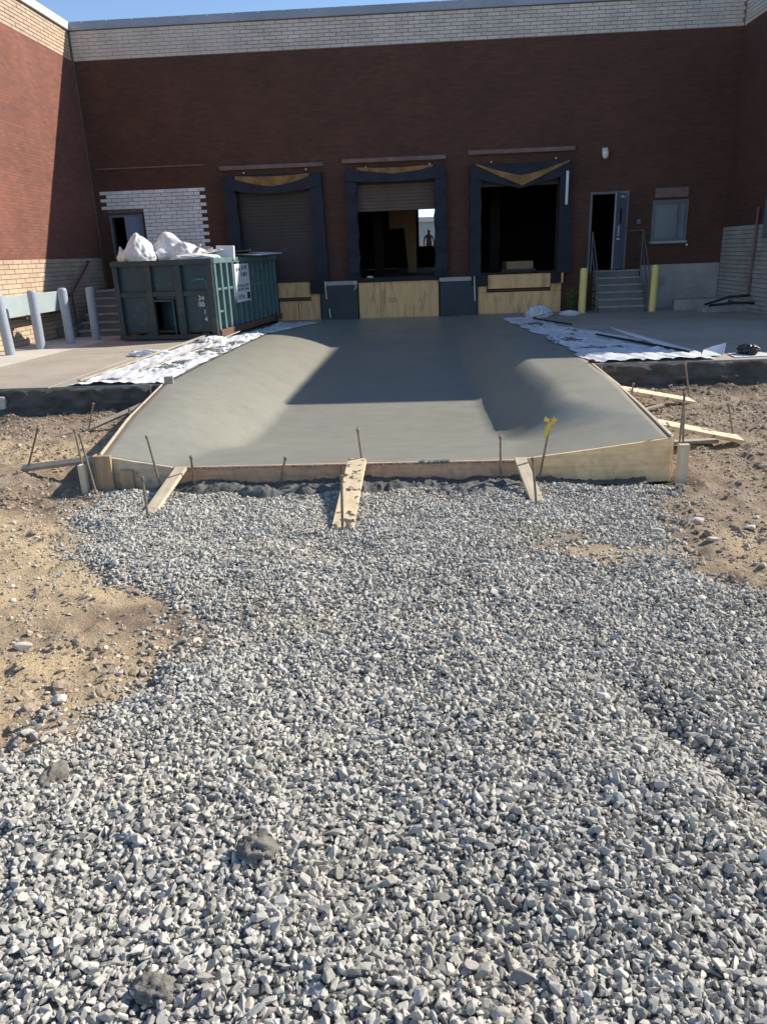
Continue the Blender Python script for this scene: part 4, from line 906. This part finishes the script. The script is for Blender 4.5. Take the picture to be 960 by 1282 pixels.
lump('plastic_heap', (2.95,19.7,.0), .36, M_TARP, 5, .5, 3.2, 4, 'crumpled white plastic bunched up near the right-hand dock', 'plastic sheet', (1.25,.7,.55), None, True)
lump('plastic_heap', (3.75,19.95,-.05), .22, M_TARP, 5, .5, 3.2, 9, 'small crumpled plastic at the foot of the left yellow bollard', 'plastic sheet', (1.3,.7,.4), None, True)
lump('plastic_heap', (-4.95,13.6,-.02), .24, M_TARP, 5, .5, 3, 14, 'bunched white plastic at the outer edge of the left sheet', 'plastic sheet', (.9,1.9,.45), None, True)
lump('plastic_heap', (-4.35,15.6,-.03), .3, M_TARP, 5, .5, 3, 19, 'bunched white plastic by the front corner of the dumpster', 'plastic sheet', (1.0,1.8,.40), None, True)
# curled sheet corners at the pavement edge on the right
def flap(name, poly, label, mt=M_TARP):
    b = MB(); n = len(poly); b.add(poly, [tuple(range(n))]); o = b.build(name, mt); s = o.modifiers.new('solid','SOLIDIFY'); s.thickness = .006; return tag(o, label, 'plastic sheet')
flap('plastic_flap', [(4.05,11.25,.02),(4.34,11.2,.02),(4.46,11.45,.17),(4.38,11.62,.11),(4.20,11.6,.06)], 'stiff white plastic corner standing up at the pavement edge')
flap('plastic_flap', [(3.9,12.0,.03),(4.15,11.6,.03),(3.65,13.6,.05),(3.45,14.3,.16),(3.5,13.2,.14)], 'raised white plastic fold along the dark strip on the right sheet')
flap('plastic_flap', [(4.45,11.05,.012),(5.05,11.1,.012),(5.0,11.5,.012),(4.5,11.45,.014)], 'flat piece of white plastic under the black bag')
lump('black_bag', (4.74,11.32,.07), .13, M_PLASTIC, 4, .5, 4, 2, 'crumpled black plastic bag at the pavement edge on the right', 'bag', (1.3,.9,.7), None, True)
lump('red_rag', (2.42,10.96,.03), .035, M_RED, 3, .5, 4, 6, 'small red scrap where the ramp edge meets the right pavement', 'rag', (1.6,.9,.6))
def strip_thing(p, q, w, t, name, mt, label, cat): 
    b = MB(); n = 6; P_, Q_ = Vector(p), Vector(q)
    return tag(b.bar(P_, Q_, w, t).build(name, mt, None, bevel=.004), label, cat)
strip_thing((-4.85,10.35,.05),(-4.65,17.3,.05),.05,.03,'long_batten',W_OLD,'long thin wooden batten weighing down the outer edge of the left sheet','batten')
strip_thing((-4.28,11.2,.05),(-4.1,17.0,.05),.025,.02,'long_batten',W_OLD,'thin strip running down the middle of the left sheet','batten')
strip_thing((3.95,11.5,.05),(3.2,14.3,.04),.045,.03,'steel_bar',M_BLACK,'dark bar holding down the outer edge of the right sheet near the pavement edge','bar')
strip_thing((3.15,16.4,.03),(2.6,18.2,.02),.04,.03,'steel_bar',M_BLACK,'dark bar on the far part of the right sheet, near the docks','bar')
def splats(name, spots, label):
    b = bmesh.new(); rr = random.Random(len(spots)*3)
    for cx, cy, rx, ry, n in spots:
        for k in range(int(n*1.6)):
            a = rr.uniform(0,6.28); d = abs(rr.gauss(0,.6)); x = cx+math.cos(a)*d*rx; y = cy+math.sin(a)*d*ry; s = rr.uniform(.012,.05)*(1.3-min(d,1)*.8)
            m4 = Matrix.Translation((x,y,pav_z(x,y)+.02)) @ Matrix.Rotation(rr.uniform(0,6),4,'Z') @ Matrix.Diagonal((s*rr.uniform(1,2.4),s,s*.45,1))
            bmesh.ops.create_icosphere(b, subdivisions=1, radius=1, matrix=m4)
    for v in b.verts: v.co += Vector((rr.uniform(-1,1),rr.uniform(-1,1),rr.uniform(-1,1)))*.006
    me = bpy.data.meshes.new(name); b.to_mesh(me); b.free(); tag(link(name, me, None, M_MUD, True), label, kind='stuff')
splats('concrete_splatter', [(-4.15,11.6,.35,.5,170),(-3.95,12.3,.2,.3,60),(-3.95,14.0,.33,1.0,260),(-3.75,15.2,.2,.5,80),(-3.75,17.2,.25,.5,90),(-4.3,10.5,.5,.2,60),(-3.8,19.2,.3,.5,60)], 'dark concrete splattered on the left plastic sheet')
splats('concrete_splatter', [(2.6,13.9,.35,.5,160),(2.55,17.4,.4,.6,150),(2.7,12.5,.35,.25,50),(3.2,12.6,.12,.12,22),(2.9,11.6,.6,.2,60),(3.0,15.5,.2,.6,60)], 'dark concrete splattered on the right plastic sheet')

# ---------------------------------------------------------------- formwork
fm = empty('formwork', (0,6.45,-.4)); tag(fm, 'timber formwork boards holding the front and sides of the fresh ramp', 'formwork')
def fboard(pts, zt, zb, mt, name='form_board', t=.03, label=None, outward=-1):
    """pts: plan points left to right; zt/zb lists"""
    n = len(pts); V = []; F = []
    for i, (x, y) in enumerate(pts):
        a = Vector((*pts[max(i-1,0)],0)); b_ = Vector((*pts[min(i+1,n-1)],0)); d = (b_-a).normalized(); nr = Vector((d.y,-d.x,0))*t*(1 if outward < 0 else -1)
        for q_ in ((x,y),(x+nr.x,y+nr.y)): V += [(q_[0],q_[1]-6.45,zt[i]+.4),(q_[0],q_[1]-6.45,zb[i]+.4)]
    for i in range(n-1):
        k = 4*i; F += [(k,k+4,k+5,k+1),(k+2,k+3,k+7,k+6),(k,k+2,k+6,k+4),(k+1,k+5,k+7,k+3)]
    F += [(0,1,3,2),(4*n-4,4*n-2,4*n-1,4*n-3)]
    b = MB().add(V, F); me = b.mesh(name); bm = bmesh.new(); bm.from_mesh(me); bmesh.ops.recalc_face_normals(bm, faces=bm.faces); bm.to_mesh(me); bm.free()
    o = link(name, me, fm, mt); bv = o.modifiers.new('bevel','BEVEL'); bv.width = .003
    if label: o['label'] = label
    return o
Y0 = 6.49
fboard([(-2.96,Y0),(-2.62,Y0),(-2.30,Y0)], [-.055,-.12,-.175], [-.47,-.46,-.45], W_FORML, label='grey weathered board at the left end of the front form')
fboard([(-2.295,Y0),(-.76,Y0+.0)], [-.178,-.178], [-.375,-.372], W_FORM); fboard([(-.755,Y0),(.835,Y0)], [-.178,-.178], [-.372,-.372], W_FORM)
fboard([(.84,Y0-.002),(1.49,Y0-.002),(2.16,Y0-.002)], [-.172,-.095,-.008], [-.46,-.44,-.40], W_FORMR, label='wide yellowish board at the right end of the front form')
ly = [6.5,7.8,9.0,10.12]; fboard([(float(ip(y, EL))-.004, y) for y in ly], [-.045,.012,.012,.012], [-.45,-.42,-.40,-.40], W_FORML, 'side_board', outward=1, t=.018)
ry = [6.5,7.8,9.2,10.86]; fboard([(float(ip(y, ER))+.004, y) for y in ry], [-.005,.012,.012,.012], [-.45,-.42,-.40,-.40], W_PALE, 'side_board', outward=-1)
rr = random.Random(9); b = MB(); x = -2.25
while x < .8:
    w = rr.uniform(.015,.05); hgt = rr.uniform(.001,.007)*(3 if -.05 < x < .22 else 1); d_ = rr.uniform(.012,.03)
    b.prism([(x,.008),(x+w*.2,-.002-d_*.3),(x+w*.8,-.004-d_*.3),(x+w,.008),(x+w*.9,.05),(x+w*.1,.05)], .208, .214+hgt)
    x += w*rr.uniform(.6,1.6)*(.6 if -.05 < x < .22 else 1)
o = b.build('concrete_slop', M_MUD, fm); tag(o, kind='stuff')
def post(x0, x1, y0, y1, z0, z1, mt, name='post'):
    MB().box(x0, x1, y0-6.45, y1-6.45, z0+.4, z1+.4).build(name, mt, fm, bevel=.004)
post(-2.985,-2.84,6.405,6.455,-.49,-.045,W_POST); post(-3.0,-2.987,6.40,6.49,-.47,-.04,W_POST,'end_board'); post(-2.78,-2.66,6.425,6.455,-.47,-.19,W_POST,'cleat')
post(-3.14,-3.08,6.38,6.44,-.44,-.12,W_STUD,'wooden_stake'); post(2.20,2.29,6.40,6.455,-.46,-.06,W_STUD)
MB().tube([(2.15,4.37-6.45+2.1,.40),(2.15,.05,.40)], .004, 4)
# little wood block at ramp edge
thing(MB().box(-.06,.06,-.04,.04,-.04,.07), 'wood_block', W_OLD, (-3.50,10.17,.03), (0,0,.2), 'small wooden block at the corner of the left pavement and the ramp', 'block')

# planks
def plank(p, q, w, t, mt, label, roll=0, group='brace planks propping the form'):
    P_, Q_ = Vector(p), Vector(q); L_ = (Q_-P_).length; b = MB()
    n = 6; 
    b.box(0, L_, -w/2, w/2, -t/2, t/2); o = b.build('brace_plank', mt, None, bevel=.004); d = (Q_-P_).normalized()
    o.rotation_euler = (Matrix.Rotation(0,3,'Z') @ d.to_track_quat('X','Z').to_matrix() @ Matrix.Rotation(R(roll),3,'X')).to_euler(); o.location = P_
    return tag(o, label, 'plank', group)
plank((-.625,5.22,-.345),(-.60,6.42,-.135),.165,.035,W_MUD,'broad new plank spotted with black mud, propped against the middle of the front form')
plank((-2.25,5.60,-.35),(-2.20,6.42,-.175),.105,.035,W_PALE,'pale narrow plank propped against the left part of the front form')
plank((.90,5.75,-.35),(.835,6.42,-.155),.105,.03,W_PALE,'short whitish plank propped against the front form near the ribboned stake')
plank((-4.06,7.10,-.33),(-3.03,6.85,-.17),.065,.04,W_OLD,'grey plank running from the left corner post out to a leaning stake', 35)
plank((-4.16,8.84,-.33),(-3.46,9.35,-.08),.06,.035,W_OLD,'far grey plank bracing the left side of the form', 35)
plank((2.30,7.42,-.09),(3.22,7.62,-.33),.15,.04,W_NEW,'near pale plank sloping down to the dirt right of the form', 12)
plank((2.45,9.38,-.10),(3.42,9.66,-.33),.16,.04,W_NEW,'far muddy pale plank sloping down to the dirt right of the form', 12)
plank((2.34,7.55,-.33),(3.0,7.66,-.35),.09,.035,W_OLD,'grey plank lying flat in the shade under the near right brace')
plank((2.42,8.95,-.33),(2.95,9.32,-.30),.05,.03,W_OLD,'thin grey stick lying on the dirt between the two right braces')

# steel stakes
stake_cache = {}
def stake(b_, t_, label, r=.0100, mt=M_STAKE):
    B_, T_ = Vector(b_), Vector(t_); d = (T_-B_).normalized(); B_ = B_-d*.10; L_ = (T_-B_).length; key = round(L_, 2)
    if key not in stake_cache:
        m_ = MB(); m_.tube([(0,0,0),(0,0,.06),(0,0,L_-.035),(0,0,L_-.03),(0,0,L_-.004),(0,0,L_)], [.003,r,r,r*1.45,r*1.5,r*1.1], 10)
        for k in range(int(L_/.09)): m_.box(-r*1.12,r*1.12,-.004,.004,.10+k*.09,.108+k*.09)
        stake_cache[key] = m_.mesh('form_stake'); stake_cache[key].materials.append(mt)
    o = bpy.data.objects.new('form_stake', stake_cache[key]); SC.collection.objects.link(o); o.location = B_; o.rotation_euler = d.to_track_quat('Z','Y').to_euler()
    return tag(o, label, 'stake', 'steel stakes driven round the form')
for b_, t_, lb in (
  ((-4.02,7.08,-.38),(-3.81,7.08,.09),'rusty stake leaning right at the outer end of the near left brace plank'),
  ((-4.14,8.84,-.38),(-4.01,8.84,.0),'short stake at the outer end of the far left brace plank'),
  ((-3.12,6.47,-.38),(-3.15,6.47,.20),'left one of the two stakes crossing at the left corner of the form'),
  ((-2.95,6.28,-.42),(-3.06,6.36,.18),'long stake leaning left across the left corner post'),
  ((-2.41,6.42,-.38),(-2.47,6.40,.14),'dark stake leaning left in front of the grey end board'),
  ((-2.09,6.40,-.40),(-2.06,6.30,-.03),'upright dark stake just right of the pale narrow brace plank'),
  ((-2.20,5.49,-.38),(-2.20,5.49,.02),'thin stake at the lower end of the pale narrow brace plank'),
  ((-1.33,6.42,-.38),(-1.24,6.42,-.09),'short stake leaning right between the left and middle brace planks'),
  ((-.54,6.43,-.38),(-.585,6.42,.15),'tall stake behind the top of the mud-spotted plank'),
  ((-.62,5.17,-.38),(-.61,5.22,.08),'stake standing in front of the mud-spotted plank'),
  ((.67,6.42,-.38),(.66,6.40,.06),'upright stake on the front form left of the whitish plank'),
  ((.88,5.66,-.38),(.84,5.70,.05),'stake standing in front of the short whitish plank'),
  ((1.00,6.40,-.38),(1.09,6.40,.19),'stake tied with yellow tape on the front form'),
  ((2.23,6.52,-.38),(2.24,6.52,.29),'left one of the two stakes at the right corner post'),
  ((2.32,6.62,-.38),(2.27,6.62,.36),'tallest stake, right one of the pair at the right corner post'),
  ((3.19,7.68,-.38),(3.08,7.68,.03),'stake leaning left at the outer end of the near right brace plank'),
  ((3.44,9.78,-.38),(3.33,9.78,.14),'stake leaning left at the outer end of the far right brace plank'),
  ((2.50,10.72,-.38),(2.50,10.72,.05),'far stake against the right side board beside the cut pavement'),
  ((2.46,9.05,-.38),(2.50,9.05,.03),'stake against the right side board between the two braces'),
  ((-3.62,9.7,-.38),(-3.60,9.7,.06),'short stake against the left side board near the pavement'),
  ((-3.38,8.35,-.38),(-3.38,8.35,.02),'short pale stake against the left side board halfway along')):
    stake(b_, t_, lb)
# yellow tape knot
b = MB(); base = Vector((1.085,6.39,.17))
for k in range(9):
    a = random.uniform(0,6.28); l_ = random.uniform(.03,.07); dz = random.uniform(-.05,.05); w = .012
    p_ = base; q_ = base+Vector((math.cos(a)*l_, math.sin(a)*l_*.6, dz)); s_ = Vector((0,0,w))
    b.add([p_-s_*.5, q_-s_, q_+s_, p_+s_*.5], [(0,1,2,3)])
b.add([base+Vector((-.01,-.01,0)), base+Vector((.012,-.012,0)), base+Vector((-.035,-.02,-.14)), base+Vector((-.06,-.015,-.13))], [(0,1,2,3)])
b.add([base+Vector((-.005,-.012,.01)), base+Vector((.015,-.014,.0)), base+Vector((-.04,-.01,-.07)), base+Vector((-.055,-.012,-.05))], [(0,1,2,3)])
o = b.build('ribbon', M_RIBBON, None); so_ = o.modifiers.new('s','SOLIDIFY'); so_.thickness = .0015; tag(o, 'yellow marking tape knotted round the top of a stake', 'ribbon')
# wire / root on the dirt
b = MB(); b.tube([(-2.75+.09*k, 5.72+.02*math.sin(k*1.3), float(ground_h(-2.75+.09*k, 5.72))+.012) for k in range(5)], .008, 6); tag(b.build('twig', M_RUST), 'thin brown twig on the dirt near the left corner of the form', 'twig')
# debris against the right wing
cb = thing(MB().box(0,1.3,0,.5,0,.28), 'concrete_kerb', M_CONCG, (6.55,20.5,-.1), (0,0,R(-12)), 'low broken concrete block against the right wing', 'block', .02)
thing(MB().box(0,1.1,0,.35,0,.16), 'concrete_kerb', M_CONCG, (6.9,19.4,-.1), (0,0,R(4)), 'long low concrete kerb piece lying near the right edge', 'block', .02)
for k, lb in enumerate(('upper black pipe leaning on the kerb piece by the right wing','lower black pipe lying on the kerb piece by the right wing')):
    b = MB(); b.tube([(6.9,19.3-k*.3,.12),(7.4,19.1-k*.3,.30-k*.12),(7.8,18.9-k*.3,.33-k*.15)], .03, 8); tag(b.build('black_pipe', M_BLACK, None, True), lb, 'pipe', 'black pipes at the right')
thing(MB().box(0,.35,0,.35,0,.20), 'kerb_block', M_CONCP, (-6.15+.0,10.0,-.3), (0,0,.1), 'pale broken kerb block at the left edge beside the cut pavement', 'block', .02)
print('objects', len(SC.objects))
